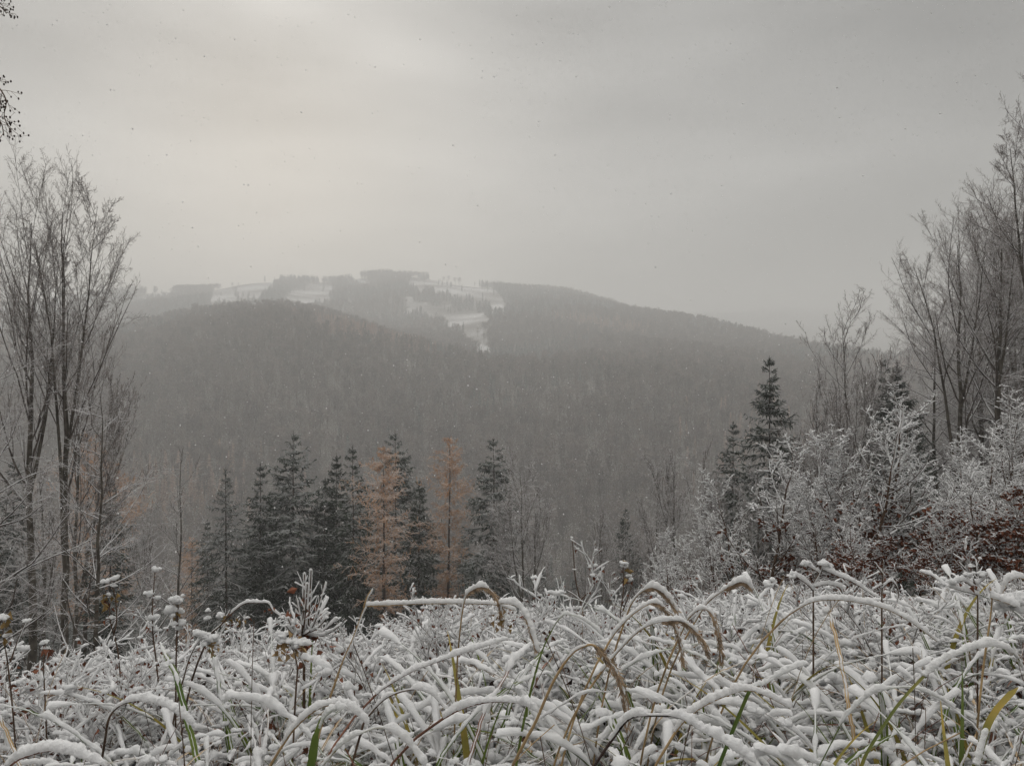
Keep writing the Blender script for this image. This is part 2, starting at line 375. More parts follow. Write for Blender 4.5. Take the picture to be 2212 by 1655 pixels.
def build_ground():
    ys = np.concatenate([[-60, -30, -12, -5, -2, -0.6], np.geomspace(0.25, 330, 100), np.linspace(336, 2400, 240), np.linspace(2430, 6400, 40)])
    s = np.linspace(-1, 1, 341); s = np.sign(s)*(0.62*np.abs(s) + 0.38*np.abs(s)**4)
    hw = np.maximum(60, 1.25*np.maximum(ys, 0))
    hw = np.where(ys < 60, 40 + 0.9*np.maximum(ys, 0), hw*1.0)
    X = s[None]*hw[:, None]; Y = np.repeat(ys[:, None], 341, 1)
    Z = ground(X, Y)
    V = np.stack([X, Y, Z], -1).reshape(-1, 3)
    R, Cc = X.shape
    i = np.arange(R-1)[:, None]*Cc; j = np.arange(Cc-1)[None]
    Q = np.stack([i+j, i+j+1, i+Cc+j+1, i+Cc+j], -1).reshape(-1, 4)
    m = D.materials.new('snowy_forest_floor'); m.use_nodes = True; N = m.node_tree.nodes; L = m.node_tree.links
    b = N['Principled BSDF']; b.inputs['Roughness'].default_value = 0.9; b.inputs['Specular IOR Level'].default_value = 0.1
    tc = N.new('ShaderNodeTexCoord'); at = N.new('ShaderNodeAttribute'); at.attribute_name = 'open'
    n1 = N.new('ShaderNodeTexNoise'); n1.inputs['Scale'].default_value = 2.2; n1.inputs['Detail'].default_value = 8; n1.inputs['Roughness'].default_value = 0.65
    L.new(tc.outputs['Object'], n1.inputs['Vector'])
    n2 = N.new('ShaderNodeTexNoise'); n2.inputs['Scale'].default_value = 9; L.new(tc.outputs['Object'], n2.inputs['Vector'])
    lit = N.new('ShaderNodeMix'); lit.data_type = 'RGBA'; L.new(n2.outputs['Fac'], lit.inputs[0])
    lit.inputs[6].default_value = (0.03, 0.028, 0.015, 1); lit.inputs[7].default_value = (0.085, 0.06, 0.04, 1)
    ad = N.new('ShaderNodeMath'); ad.operation = 'ADD'; L.new(n1.outputs['Fac'], ad.inputs[0]); L.new(at.outputs['Fac'], ad.inputs[1])
    r = N.new('ShaderNodeMapRange'); r.inputs[1].default_value = 0.5; r.inputs[2].default_value = 0.62; L.new(ad.outputs[0], r.inputs[0])
    mx = N.new('ShaderNodeMix'); mx.data_type = 'RGBA'; L.new(r.outputs[0], mx.inputs[0]); L.new(lit.outputs[2], mx.inputs[6]); mx.inputs[7].default_value = (0.78, 0.78, 0.79, 1)
    L.new(mx.outputs[2], b.inputs['Base Color'])
    me = MB().add(V, Q).mesh('ground', m)
    yy = np.maximum(Y, 1)
    op = np.where(clearing(X, yy, Z), 0.03+0.07*np.sin(X/37+Y/53)*np.sin(Y/29), np.where(Y > 330, -0.03, 0.02))
    a = me.attributes.new('open', 'FLOAT', 'POINT'); a.data.foreach_set('value', op.ravel().astype(np.float32))
    setting('ground', me, 'snowy slope falling to a wooded valley and rising to the hill')
build_ground()

# ------------------------------------------------------------------ scatter (uncountable cover)
def scatter(name, label, templates, pts, rot, scl, idx):
    tcol = D.collections.new(name + '_sources')
    for i, me in enumerate(templates):
        o = D.objects.new('source_%02d' % i, me); tcol.objects.link(o)
    me = D.meshes.new(name); me.vertices.add(len(pts)); me.vertices.foreach_set('co', np.asarray(pts, np.float32).ravel())
    for nm, ty, dt in (('rot', 'FLOAT_VECTOR', rot), ('scl', 'FLOAT_VECTOR', scl), ('idx', 'INT', idx)):
        a = me.attributes.new(nm, ty, 'POINT'); a.data.foreach_set('vector' if ty == 'FLOAT_VECTOR' else 'value', np.asarray(dt, np.int32 if ty == 'INT' else np.float32).ravel())
    me.update()
    o = setting(name, me, label, 'stuff')
    g = D.node_groups.new(name, 'GeometryNodeTree')
    g.interface.new_socket('Geometry', in_out='INPUT', socket_type='NodeSocketGeometry'); g.interface.new_socket('Geometry', in_out='OUTPUT', socket_type='NodeSocketGeometry')
    N = g.nodes; L = g.links
    gi = N.new('NodeGroupInput'); go = N.new('NodeGroupOutput'); iop = N.new('GeometryNodeInstanceOnPoints'); ci = N.new('GeometryNodeCollectionInfo')
    ci.inputs['Collection'].default_value = tcol; ci.inputs['Separate Children'].default_value = True; ci.inputs['Reset Children'].default_value = True
    iop.inputs['Pick Instance'].default_value = True
    def na(nm, ty):
        n = N.new('GeometryNodeInputNamedAttribute'); n.data_type = ty; n.inputs['Name'].default_value = nm; return n.outputs['Attribute']
    L.new(gi.outputs[0], iop.inputs['Points']); L.new(ci.outputs[0], iop.inputs['Instance'])
    L.new(na('idx', 'INT'), iop.inputs['Instance Index']); L.new(na('rot', 'FLOAT_VECTOR'), iop.inputs['Rotation']); L.new(na('scl', 'FLOAT_VECTOR'), iop.inputs['Scale'])
    L.new(iop.outputs[0], go.inputs[0])
    md = o.modifiers.new('scatter', 'NODES'); md.node_group = g
    return o

# ------------------------------------------------------------------ tree shapes (unit: metres, base at origin)
def trunk_curve(rng, H, N=14, lean=(0, 0), wob=0.012):
    t = np.linspace(0, 1, N)
    x = lean[0]*H*t + np.cumsum(rng.standard_normal(N)*wob*H/N*3); y = lean[1]*H*t + np.cumsum(rng.standard_normal(N)*wob*H/N*3)
    return np.stack([x-x[0], y-y[0], t*H], -1)[None]

def gen_beech(seed, H=20, r=0.24, n=(24, 9, 7, 4), t0=0.35, ang=38, ln=0.34, up=0.25, lean=(0, 0), rt=0.008, fork=0):
    rng = np.random.default_rng(seed)
    P0 = trunk_curve(rng, H, 16, lean, 0.02); R0 = np.linspace(r, r*0.08, 16)[None]
    tr = MB(); tr.add(*tubes(P0, R0, 9))
    Ps, Rs = P0, R0
    if fork:
        Pf, Rf = grow(rng, P0, R0, fork, 0.3, 0.55, 0.58, 0.2, rad(17), 0.05, 0.10, 0.05, 16, rr=0.72, rtip=0.1, lnv=0.12)
        tr.add(*tubes(Pf, Rf, 7)); Ps = np.concatenate([P0, Pf]); Rs = np.concatenate([R0, Rf])
    P1, R1 = grow(rng, Ps, Rs, n[0], t0, 0.99, ln, 0.6, rad(ang), 0.16, up, 0.09, 10, rr=0.5, rtip=0.25, rmin=0.018)
    P2, R2 = grow(rng, P1, R1, n[1], 0.15, 1.0, 0.40, 0.5, rad(44), 0.2, up*0.5, 0.10, 6, rr=0.5, rmin=0.011, plane=0.9)
    P3, R3 = grow(rng, P2, R2, n[2], 0.1, 1.0, 0.42, 0.4, rad(44), 0.22, up*0.2, 0.12, 4, rr=0.5, rmin=rt, plane=0.7)
    cr = MB(); cr.add(*tubes(P1, R1, 4)); cr.add(*tubes(P2, R2, 3)); tw = MB(); tw.add(*tubes(P3, R3, 3))
    if n[3]:
        P4, R4 = grow(rng, P3, R3, n[3], 0.1, 1.0, 0.5, 0.3, rad(42), 0.25, 0.0, 0.14, 2, rr=0.6, rmin=rt*0.8)
        tw.add(*tubes(P4, R4, 3))
    return {'trunk': tr.mesh('trunk', M['bark']), 'limbs': cr.mesh('limbs', M['twigd']), 'crown': tw.mesh('crown', M['twig'], False)}

def gen_spruce(seed, H=24, W=2.3, mat_='needle', dens=1.0, start=0.14, sparse=1.0, droop=0.0, mb_w=1.0, tufts=2, hang=1.0):
    rng = np.random.default_rng(seed)
    P0 = trunk_curve(rng, H, 16, (0, 0), 0.004); R0 = np.linspace(0.20*H/24, 0.012, 16)[None]
    tr = MB(); tr.add(*tubes(P0, R0, 7))
    nb = int(215*dens)
    h = start + (0.985-start)*np.sort(rng.uniform(0, 1, nb))**0.92
    h = np.round(h*34)/34 + rng.uniform(-.007, .007, nb)     # whorls
    az = rng.uniform(0, 2*pi, nb)
    prof = np.clip((1-h)/(1-start), 0, 1)
    L = W*np.clip(0.10 + 1.05*(prof/0.52)**1.1, 0, 1)*rng.uniform(0.6, 1.12, nb)
    L *= np.where(h < 0.33, rng.uniform(0.45, 1.0, nb), 1)
    lob = 1 + 0.2*np.sin(az*2+h*17+seed) ; L *= lob
    N = 7; t = np.linspace(0, 1, N)
    el0 = rad(34)*(1-prof*1.7) - droop + rng.normal(0, 0.09, nb)      # upper boughs lift, lower hang
    el = el0[:, None] - 0.55*np.sin(t*pi*0.75)[None]*(0.5+prof[:, None]) + 0.62*t[None]**3
    st = (L/(N-1))[:, None]
    dx = np.cos(el)*st; dz = np.sin(el)*st
    rx = np.cumsum(dx, 1)-dx[:, :1]; rz = np.cumsum(dz, 1)-dz[:, :1]
    bx = np.interp(h, np.linspace(0, 1, 16), P0[0, :, 0]); by = np.interp(h, np.linspace(0, 1, 16), P0[0, :, 1])
    P1 = np.stack([bx[:, None]+rx*np.cos(az)[:, None], by[:, None]+rx*np.sin(az)[:, None], h[:, None]*H+rz], -1)
    R1 = (0.012+0.010*L)[:, None]*np.linspace(1, 0.3, N)[None]
    br = MB(); br.add(*tubes(P1, R1, 3))
    fo = MB()
    # side sprays
    P2, R2 = grow(rng, P1, R1, int(12*sparse), 0.10, 1.0, 0.30, 0.45, rad(50), 0.15, -0.12, 0.06, 4, rr=1, rmin=0.026*mb_w, plane=0.35, rtip=0.5)
    thin = np.repeat(np.clip(L/1.5, 0.5, 1.0), int(12*sparse)); R2 = R2*thin[:, None]
    fo.add(*tubes(P2, R2*np.array([0.8, 1.25, 1.2, 0.35])*1.7, 3))
    # the bough itself is clothed
    fo.add(*tubes(P1[:, 2:], np.clip(L/1.5, .45, 1)[:, None]*np.full((nb, N-2), 0.075*mb_w)*np.linspace(1, 0.5, N-2), 3))
    # hanging / tip tufts
    K = len(P2); i = rng.integers(0, K, K*tufts); s = rng.uniform(0, 1, K*tufts)[:, None]
    q = P2[i, 1]*(1-s) + P2[i, 3]*s
    d = (P2[i, 3]-P2[i, 0]); d = norm(d) + rng.normal(0, 0.45, d.shape); d[:, 2] -= hang*rng.uniform(0.1, 1.3, len(d))
    fo.add(*spikes(q, d, rng.uniform(0.15, 0.5, len(q))*thin[i], rng.uniform(0.02, 0.05, len(q))*mb_w*thin[i]))
    # dead twigs low on the trunk
    Pd, Rd = grow(rng, P0, R0, 46, 0.03, start+0.12, 0.05, 0, rad(88), 0.15, -0.05, 0.05, 4, rr=0.1, rmin=0.012)
    br.add(*tubes(Pd, Rd, 3))
    # leader
    fo.add(*spikes(np.repeat(P0[:, -2]*.3+P0[:, -1]*.7, 14, 0) + rng.normal(0, .02, (14, 3)) + np.linspace(-.6, .1, 14)[:, None]*[0, 0, 1], rng.normal(0, .5, (14, 3))+[0, 0, .8], 0.32, 0.03))
    return {'trunk': tr.mesh('trunk', M['sbark']), 'branches': br.mesh('branches', M['twigd']), 'foliage': fo.mesh('foliage', M[mat_], False)}

def gen_larch(seed, H=22, W=2.0):
    rng = np.random.default_rng(seed)
    P0 = trunk_curve(rng, H, 16, (0, 0), 0.006); R0 = np.linspace(0.19, 0.012, 16)[None]
    tr = MB(); tr.add(*tubes(P0, R0, 7))
    nb = 190; h = 0.34 + 0.65*rng.uniform(0, 1, nb)**0.95; az = rng.uniform(0, 2*pi, nb); prof = np.clip((1-h)/0.62, 0, 1)
    L = W*np.clip(0.12+1.05*(prof/.45)**0.75, 0, 1)*rng.uniform(0.5, 1.15, nb)*(1+0.25*np.sin(az+h*21))
    L *= np.where(h < 0.5, rng.uniform(0.3, 0.9, nb), 1)
    N = 6; t = np.linspace(0, 1, N)
    el = (rad(14)+rng.normal(0, .12, nb))[:, None] - 0.3*np.sin(t*pi*.7)[None]*(0.4+prof[:, None]) + 0.45*t[None]**2
    st = (L/(N-1))[:, None]; dx = np.cos(el)*st; dz = np.sin(el)*st
    rx = np.cumsum(dx, 1)-dx[:, :1]; rz = np.cumsum(dz, 1)-dz[:, :1]
    P1 = np.stack([rx*np.cos(az)[:, None], rx*np.sin(az)[:, None], h[:, None]*H+rz], -1)
    P1[:, :, 0] += np.interp(h, np.linspace(0, 1, 16), P0[0, :, 0])[:, None]; P1[:, :, 1] += np.interp(h, np.linspace(0, 1, 16), P0[0, :, 1])[:, None]
    R1 = np.full((nb, N), 0.018)*np.linspace(1, .4, N)
    br = MB(); br.add(*tubes(P1, R1, 3))
    P2, R2 = grow(rng, P1, R1, 12, 0.08, 1.0, 0.30, 0.4, rad(50), 0.2, -0.05, 0.10, 4, rr=1, rmin=0.012)
    fo = MB(); fo.add(*tubes(P2, R2*np.array([1, 1.3, 1.3, .6])*1.6, 3))
    K = len(P2); i = rng.integers(0, K, K*3); s = rng.uniform(0, 1, K*3)[:, None]
    q = P2[i, 0]*(1-s)+P2[i, 3]*s
    fo.add(*spikes(q, rng.normal(0, 1, q.shape)+[0, 0, -.2], rng.uniform(0.10, 0.26, len(q)), 0.018))
    Pd, Rd = grow(rng, P0, R0, 40, 0.03, 0.4, 0.06, 0, rad(85), 0.15, -0.05, 0.05, 4, rr=0.1, rmin=0.012)
    br.add(*tubes(Pd, Rd, 3))
    return {'trunk': tr.mesh('trunk', M['sbark']), 'branches': br.mesh('branches', M['twigd']), 'foliage': fo.mesh('foliage', M['larch'], False)}

def gen_sapling(seed, H=3.2, leafy=0.4, n=(26, 9, 5), r=0.028, ang=52, up=0.35, ln=0.42, sr=0.0085, stems=1, t0=0.08, lean=0.06, leafz=0.55):
    sr = sr*1.32
    rng = np.random.default_rng(seed)
    Ps = []
    for k in range(stems):
        a = rng.uniform(0, 2*pi); q = trunk_curve(rng, H*rng.uniform(.8, 1), 14, (lean*math.cos(a)*2, lean*math.sin(a)*2), 0.03); q[0, :, :2] += rng.normal(0, .06*(stems > 1), 2); Ps.append(q)
    P0 = np.concatenate(Ps); R0 = np.repeat(np.linspace(r, 0.004, 14)[None], stems, 0)
    tr = MB(); tr.add(*tubes(P0, R0, 6))
    P1, R1 = grow(rng, P0, R0, n[0], t0, 0.97, ln, 0.6, rad(ang), 0.15, up, 0.07, 9, rr=0.5, rmin=0.004, rtip=.5)
    P2, R2 = grow(rng, P1, R1, n[1], 0.12, 0.97, 0.34, 0.5, rad(50), 0.25, 0.14, 0.15, 6, rr=0.6, rmin=0.003, plane=0.7)
    P3, R3 = grow(rng, P2, R2, n[2], 0.1, 0.95, 0.36, 0.4, rad(52), 0.3, 0.10, 0.16, 4, rr=0.7, rmin=0.0034, plane=0.8)
    cr = MB()
    for P, R, k in ((P1, R1, 4), (P2, R2, 3), (P3, R3, 3)): cr.add(*tubes(P, R, k))
    sn = MB()
    sn.add(*snow_tubes(P1, np.full(len(P1), sr*1.25), rng, 5, 0.15, 0.3, 0.1)); sn.add(*snow_tubes(P2, np.full(len(P2), sr), rng, 4, 0.15, 0.35, 0.2)); sn.add(*snow_tubes(P3, np.full(len(P3), sr*.85), rng, 4, 0.15, 0.3, 0.0))
    sn.add(*snow_tubes(P0, np.full(len(P0), sr*1.2), rng, 5, 0.2, 0.4, 0.5, cover=0.3))
    out = {'trunk': tr.mesh('trunk', M['stem']), 'branches': cr.mesh('branches', M['stem']), 'snow': sn.mesh('snow', M['snow'])}
    if leafy > 0:
        lv = MB()
        C = np.concatenate([P2[:, 2:].reshape(-1, 3), P3[:, 1:].reshape(-1, 3), P1[:, 3:].reshape(-1, 3)])
        w = np.clip((leafz - C[:, 2]/H)/0.35, 0, 1)*np.clip(1-np.hypot(C[:, 0], C[:, 1])/(H*0.36), 0, 1)
        cl = (np.sin(C[:, 0]*7/H*3+seed)+np.sin(C[:, 1]*8/H*3)+np.sin(C[:, 2]*9/H*3)) > -0.4
        C = C[rng.uniform(0, 1, len(C)) < w*leafy*cl*1.2]
        d = rng.normal(0, .6, C.shape) + [0, 0, -0.8]
        v, t = leaves(C, d, rng.uniform(.05, .095, len(C)), rng, 0.65, 0.3); lv.add(v, None, t)
        k = rng.uniform(0, 1, len(C)) < 0.5
        if k.any(): v, q, t = blobs(C[k]+[0, 0, .006], rng.uniform(.010, .02, k.sum()), rng, 4, 5, .15, .5, 1.3); sb = MB(); sb.add(v, q, t); out['snow_caps'] = sb.mesh('snow_caps', M['snow'])
        out['leaves'] = lv.mesh('leaves', M['brownleaf'], False)
    return out

ZF = {}
def put(name, label, cat, meshes, px, py_top, dist, Hm, width=1.0, rot=0.0, group=None, sink=0.0, zbase=None):
    """stand a tree of mesh height Hm so its top is at (px, py_top) as seen from the clearing at that distance"""
    x = (px-1106.0)/F*dist; zt = CAMZ + (HZ-py_top)/F*dist
    zb = float(ground(x, dist)) - sink
    s = (zt-zb)/Hm
    o = thing(name, label, cat, (x, dist, zb), rot, (s*width, s*width, s), group)
    for k, me in meshes.items():
        part(k, me, o, 'stuff' if k in ('snow', 'snow_caps', 'crown', 'foliage', 'leaves', 'branches', 'limbs') else None)
    return o

# ------------------------------------------------------------------ far forest
def far_templates():
    T = []
    for s in range(4):          # bare broadleaved crowns
        rng = np.random.default_rng(100+s); mb = MB()
        P0 = trunk_curve(rng, 18, 6, (0, 0), 0.03); R0 = np.linspace(.3, .08, 6)[None]
        P1, R1 = grow(rng, P0, R0, 11, .35, .98, .34, .5, rad(38), .2, .2, .1, 4, rr=.4, rmin=.09)
        P2, R2 = grow(rng, P1, R1, 7, .2, 1, .55, .4, rad(40), .3, .1, .15, 3, rr=.5, rmin=.08)
        mb.add(*tubes(P0, R0, 3)); mb.add(*tubes(P1, R1, 3)); mb.add(*tubes(P2, R2, 3))
        i = rng.integers(0, len(P2), 190); q = P2[i, 2]
        mb.add(*spikes(q, rng.normal(0, 1, q.shape)+[0, 0, .25], 1.4, .15))
        T.append(mb.mesh('bare_crown', M['beechf'], False))
    for s, (mt, W) in enumerate((('needlef', 2.4), ('needlef', 2.9), ('larchf', 2.5))):
        rng = np.random.default_rng(200+s); mb = MB()
        mb.add(*tubes(trunk_curve(rng, 20, 4), np.linspace(.25, .05, 4)[None], 3))
        n = 260 if mt == 'needlef' else 200
        h = 0.22+0.77*rng.uniform(0, 1, n)**.85; az = rng.uniform(0, 2*pi, n); L = W*(1-h)**.7*1.15+.2
        d = np.stack([np.cos(az), np.sin(az), -0.35+0*az], -1)
        mb.add(*spikes(np.stack([0*h, 0*h, h*20], -1), d, L*rng.uniform(.7, 1.1, n), .28 if mt == 'needlef' else .16))
        T.append(mb.mesh('far_conifer', M[mt], False))
    return T
def build_forest():
    rng = np.random.default_rng(5)
    P = []
    for d0, d1, sp in ((175, 345, 6.5), (345, 700, 7.0), (700, 1250, 7.5), (1250, 2330, 8.5), (3300, 4000, 17)):
        n = int(0.5*(d1**2-d0**2)*1.5/sp**2)
        y = np.sqrt(rng.uniform(d0**2, d1**2, n)); x = rng.uniform(-.75, .75, n)*y
        P.append(np.stack([x, y], 1))
    P = np.concatenate(P); x, y = P[:, 0], P[:, 1]; z = ground(x, y)
    c = clearing(x, y, z)
    edge = np.sin(x/31)+np.sin(y/37+1)+np.sin((x+y)/19) > 2.2
    keep = ~c | (edge & (rng.uniform(0, 1, len(x)) < .18)) | (rng.uniform(0, 1, len(x)) < .004)
    keep &= ~((y < 345) & (np.abs(x/y) < 0.0))
    stand = np.sin(x/71+1+np.sin(y/90))+np.sin(y/103+x/190)+.8*np.sin((x-1.3*y)/47)
    keep &= ~((stand > 1.25) & (y > 450) & (rng.uniform(0, 1, len(x)) < .5))
    x, y, z = x[keep], y[keep], z[keep]; n = len(x)
    sp = np.sin(x/83+2)+np.sin(y/121)+np.sin((x-y)/57)+rng.normal(0, .55, n)
    lr = np.sin(x/53+5)+np.sin(y/71+2)+np.sin((x+y)/97)+rng.normal(0, .5, n)
    up = y > 1300                                     # the upper hill is mostly spruce
    idx = rng.integers(0, 4, n)
    con = np.where(up, sp > -0.7, sp > 1.45)
    idx[con] = rng.integers(4, 6, con.sum())
    la = (lr > 1.75) & ~up & (y > 430); idx[la] = 6
    s = rng.uniform(.7, 1.15, n)*np.where(up, .95, 1)
    scl = np.stack([s*rng.uniform(.9, 1.25, n)*np.where(y > 1300, 1.2, 1)]*2+[s], -1)
    rot = np.stack([0*x, 0*x, rng.uniform(0, 6.28, n)], -1)
    scatter('forest', 'wooded far hillside of bare brown broadleaves with dark spruces and rusty larches', far_templates(), np.stack([x, y, z-.3], -1), rot, scl, idx)
build_forest()

# ------------------------------------------------------------------ trees on the near slope
SP = [gen_spruce(1, W=3.3, dens=1.1), gen_spruce(2, W=2.8, droop=.16, dens=1.2), gen_spruce(3, W=3.7, dens=1.05), gen_spruce(4, W=3.1, dens=1.25, droop=.08)]
SPS = gen_spruce(7, W=3.3, dens=1.0, sparse=.8, mb_w=.75, tufts=2)
LA = [gen_larch(11, W=2.6), gen_larch(12, W=3.0)]
G1 = 'dark spruces in the group below the clearing'
for i, (k, px, py, d, w, r, lb) in enumerate((
    ('s', 490, 1008, 66, 1.15, 0, 'thin see-through spruce at the outer end of the spruce group, beside the bare tree'),
    (1, 562, 998, 70, 1.0, 1, 'slim dark spruce between the see-through spruce and the tallest spruce'),
    (2, 635, 930, 70, 1.15, 2, 'tallest broad spruce of the group with boughs lifting on both sides'),
    (3, 727, 978, 76, .8, 3, 'narrow spruce top half hidden behind a shorter spruce'),
    (0, 703, 1030, 70, .85, 4, 'shorter drooping spruce standing beside the tallest broad spruce'),
    (1, 763, 960, 68, 1.0, 5, 'pointed spruce next to the wide rusty larch'),
    (2, 855, 930, 74, 1.1, 6, 'tall spruce rising behind the wide rusty larch'),
    (3, 905, 1032, 68, 1.0, 0.6, 'blunt dark spruce in the gap between the two rusty larches'),
    (0, 1065, 944, 64, 1.15, 1.6, 'neat cone-shaped spruce with snowy boughs standing last before the bare tree'),
    (1, 448, 1120, 74, .9, 0.3, 'low dark spruce at the very start of the group, before the see-through spruce'),
    (3, 585, 1060, 76, 1.0, 5.0, 'mid-height spruce filling the gap between the slim and the tallest spruce'),
    (0, 600, 1130, 80, 1.0, 2.5, 'low spruce in shade behind the slim dark spruce'),
    (2, 800, 1075, 84, 1.0, 3.5, 'low spruce in shade behind the pointed spruce'),
    (1, 668, 1110, 88, 1.1, 4.5, 'low spruce in shade behind the tallest broad spruce'),
    (3, 1000, 1150, 82, 1.1, 5.5, 'low spruce in shade between the tall slender larch and the cone-shaped spruce'),
    (0, 935, 1120, 86, 1.0, .4, 'low spruce in shade behind the tall slender larch'),
    (2, 530, 1170, 84, 1.0, .9, 'low spruce in shade behind the see-through spruce'),
    (3, 740, 1150, 80, 1.0, 1.9, 'low spruce in shade behind the narrow spruce top'))):
    put('spruce_tree', lb, 'spruce tree', SPS if k == 's' else SP[k], px, py, d, 24, w, r, G1, sink=.3)
for me, px, py, d, w, r, lb in ((LA[1], 828, 964, 64, 1.1, 0, 'wide rusty larch with snow-dusted boughs in front of a tall spruce'),
                         (LA[0], 967, 944, 66, 1.0, 1, 'tall slender orange larch standing alone between the dark spruces'),
                         (LA[0], 183, 935, 52, 1.15, 2, 'hazy orange larch behind the slim straight trunk'),
                         (LA[1], 246, 1000, 58, 1.0, 3, 'rusty larch beside the dark spruce, behind the slim straight trunk'),
                         (LA[1], 415, 1160, 90, 1.0, 4, 'small faint brown larch low behind the bare tree')):
    put('larch_tree', lb, 'larch tree', me, px, py, d, 22, w, r, 'rusty autumn larches')
for k, px, py, d, w, r, lb in (
    (0, 1662, 768, 44, 1.05, 2.2, 'big dark spruce towering over the white young beeches'),
    (1, 1583, 908, 50, 1.1, .7, 'smaller grey-green spruce beside the big dark spruce'),
    (2, 1350, 1095, 82, .8, 3.1, 'little spruce tip showing among grey bare bushes by the valley'),
    (3, 1940, 785, 40, 1.0, 4.2, 'dark twin-topped spruce under the branches of the tall beeches'),
    (0, 1912, 772, 46, .8, 5.2, 'narrow faint spruce tip beside the twin-topped spruce'),
    (2, 1985, 905, 36, .9, 1.2, 'short dark spruce between the white beeches and the tall trunks'),
    (1, 2205, 560, 44, 1.1, .2, 'tall dark spruce seen between the trunks at the edge of the wood'),
    (3, 28, 990, 46, 1.1, 1.7, 'dark drooping spruce behind the pair of thick beech trunks'),
    (0, 238, 1030, 50, 1.0, 2.9, 'dark spruce behind the slim straight trunk and the orange larch'),
    (2, -25, 1070, 40, 1.0, 3.9, 'low dark spruce cut by the picture edge behind the thick trunks')):
    put('spruce_tree', lb, 'spruce tree', SP[k], px, py, d, 24, w, r, 'single spruces at the wood edges', sink=.3)

BE = [gen_beech(21, r=.29, n=(16, 11, 8, 4), fork=1, t0=.40, ang=44, up=.14, ln=.36, rt=.0065), gen_beech(22, r=.27, n=(13, 11, 8, 4), fork=2, t0=.44, ang=42, up=.15, ln=.38, rt=.0065), gen_beech(23, n=(40, 11, 8, 4), fork=0, t0=.22, ang=60, up=.10, ln=.30, rt=.0065)]
BT = [gen_beech(31, H=14, r=.12, n=(26, 8, 6, 0), t0=.12, ang=60, ln=.26, up=.15), gen_beech(32, H=14, r=.12, n=(22, 9, 7, 3), fork=1, t0=.25, ang=46, ln=.38)]
BS = [gen_beech(41, H=12, r=.10, n=(20, 8, 6, 3), fork=2, t0=.12, ang=42, ln=.36), gen_beech(42, H=12, r=.10, n=(16, 8, 6, 3), fork=3, t0=.1, ang=38, ln=.34)]
TH = [gen_beech(s_, H=12, r=.09, n=(14, 7, 6, 0), fork=3, t0=.1, ang=42, ln=.36) for s_ in (43, 44)]
for me, H, px, py, d, w, r, lb in (
    (BE[0], 20, 66, 480, 28, .62, .3, 'tall bare beech with a thick trunk nearest the picture edge, forking high'),
    (BE[1], 20, 128, 455, 29, .6, 2.4, 'tall bare beech with a dark thick trunk splitting into many steep limbs'),
    (BE[2], 20, -70, 640, 24, .9, 1.3, 'bare beech whose branches reach in at the picture edge beside the twin trunks'),
    (BT[1], 14, 165, 700, 34, .75, 4.1, 'slender bare beech hidden in the twigs behind the dark thick trunk'),
    (BT[0], 14, 203, 858, 22, 1.0, .5, 'slim straight tree with a broken top and long level side twigs'),
    (BT[0], 14, 378, 985, 36, .9, 2.0, 'crooked bare tree standing alone between the orange larch and the spruces'),
    (BS[0], 12, 330, 1150, 46, 1.0, 1.0, 'low grey bare tree at the foot of the crooked lone tree'),
    (BS[1], 12, 90, 1010, 40, 1.0, 3.0, 'grey bare tree filling the gap between the thick trunks and the slim trunk')):
    put('bare_tree', lb, 'bare tree', me, px, py, d, H, w, r, 'bare trees beside the orange larches', sink=.2)
for me, H, px, py, d, w, r, lb in (
    (BT[1], 14, 1128, 1008, 60, 1.0, .8, 'slender forked bare tree just past the cone-shaped spruce'),
    (BS[0], 12, 1152, 1090, 64, 1.0, 3.8, 'pale bushy bare tree spreading behind the slender forked tree')):
    put('bare_tree', lb, 'bare tree', me, px, py, d, H, w, r, 'bare trees at the end of the spruce group', sink=.2)
for me, H, px, py, d, w, r, lb in (
    (BE[1], 20, 2062, 520, 36, .8, 1.0, 'tall beech at the front of the wood with a crown leaning over the valley'),
    (BE[0], 20, 2150, 485, 34, .85, 4.0, 'tall beech with several dark trunks rising above the young beeches'),
    (BE[2], 20, 2110, 560, 40, 1.0, 2.0, 'densely twigged beech between the tall front beech and the many-trunked beech'),
    (BE[0], 20, 2262, 240, 30, .8, 2.2, 'tallest beech, reaching in from the picture edge with feathery frosted twigs'),
    (BE[1], 20, 2225, 520, 38, .9, 5.0, 'beech with straight trunks deep in the wood beside the edge spruce'),
    (BE[2], 20, 2150, 640, 44, 1.1, .2, 'shaded beech standing deepest in the wood behind the straight trunks'),
    (BT[1], 14, 1824, 700, 42, .85, 1.9, 'solitary slender beech with an open rounded crown against the mist'),
    (BS[0], 12, 1760, 850, 46, .9, 2.7, 'low feathery bare tree under the solitary slender beech'),
    (BS[1], 12, 1880, 870, 42, 1.0, .4, 'bushy bare tree between the solitary beech and the twin-topped spruce'),
    (BE[2], 20, 2020, 690, 42, .9, 3.3, 'hazy beech at the outer rim of the wood with long level branches'),
    (BE[2], 20, 2150, 520, 37, .9, 2.2, 'thickly twigged beech standing right before the straight trunks of the wood'),
    (BE[2], 20, 2170, 520, 46, 1.0, 4.6, 'grey beech crown filling the sky gap behind the many-trunked beech'),
    (BE[0], 20, 2235, 440, 42, .85, 2.9, 'high beech crown just below the tallest beech'),
    (BE[2], 20, 2085, 620, 50, 1.0, 5.6, 'far dim beech seen through the tall front beech')):
    put('bare_tree', lb, 'bare tree', me, px, py, d, H, w, r, 'tall beeches of the wood', sink=.2)
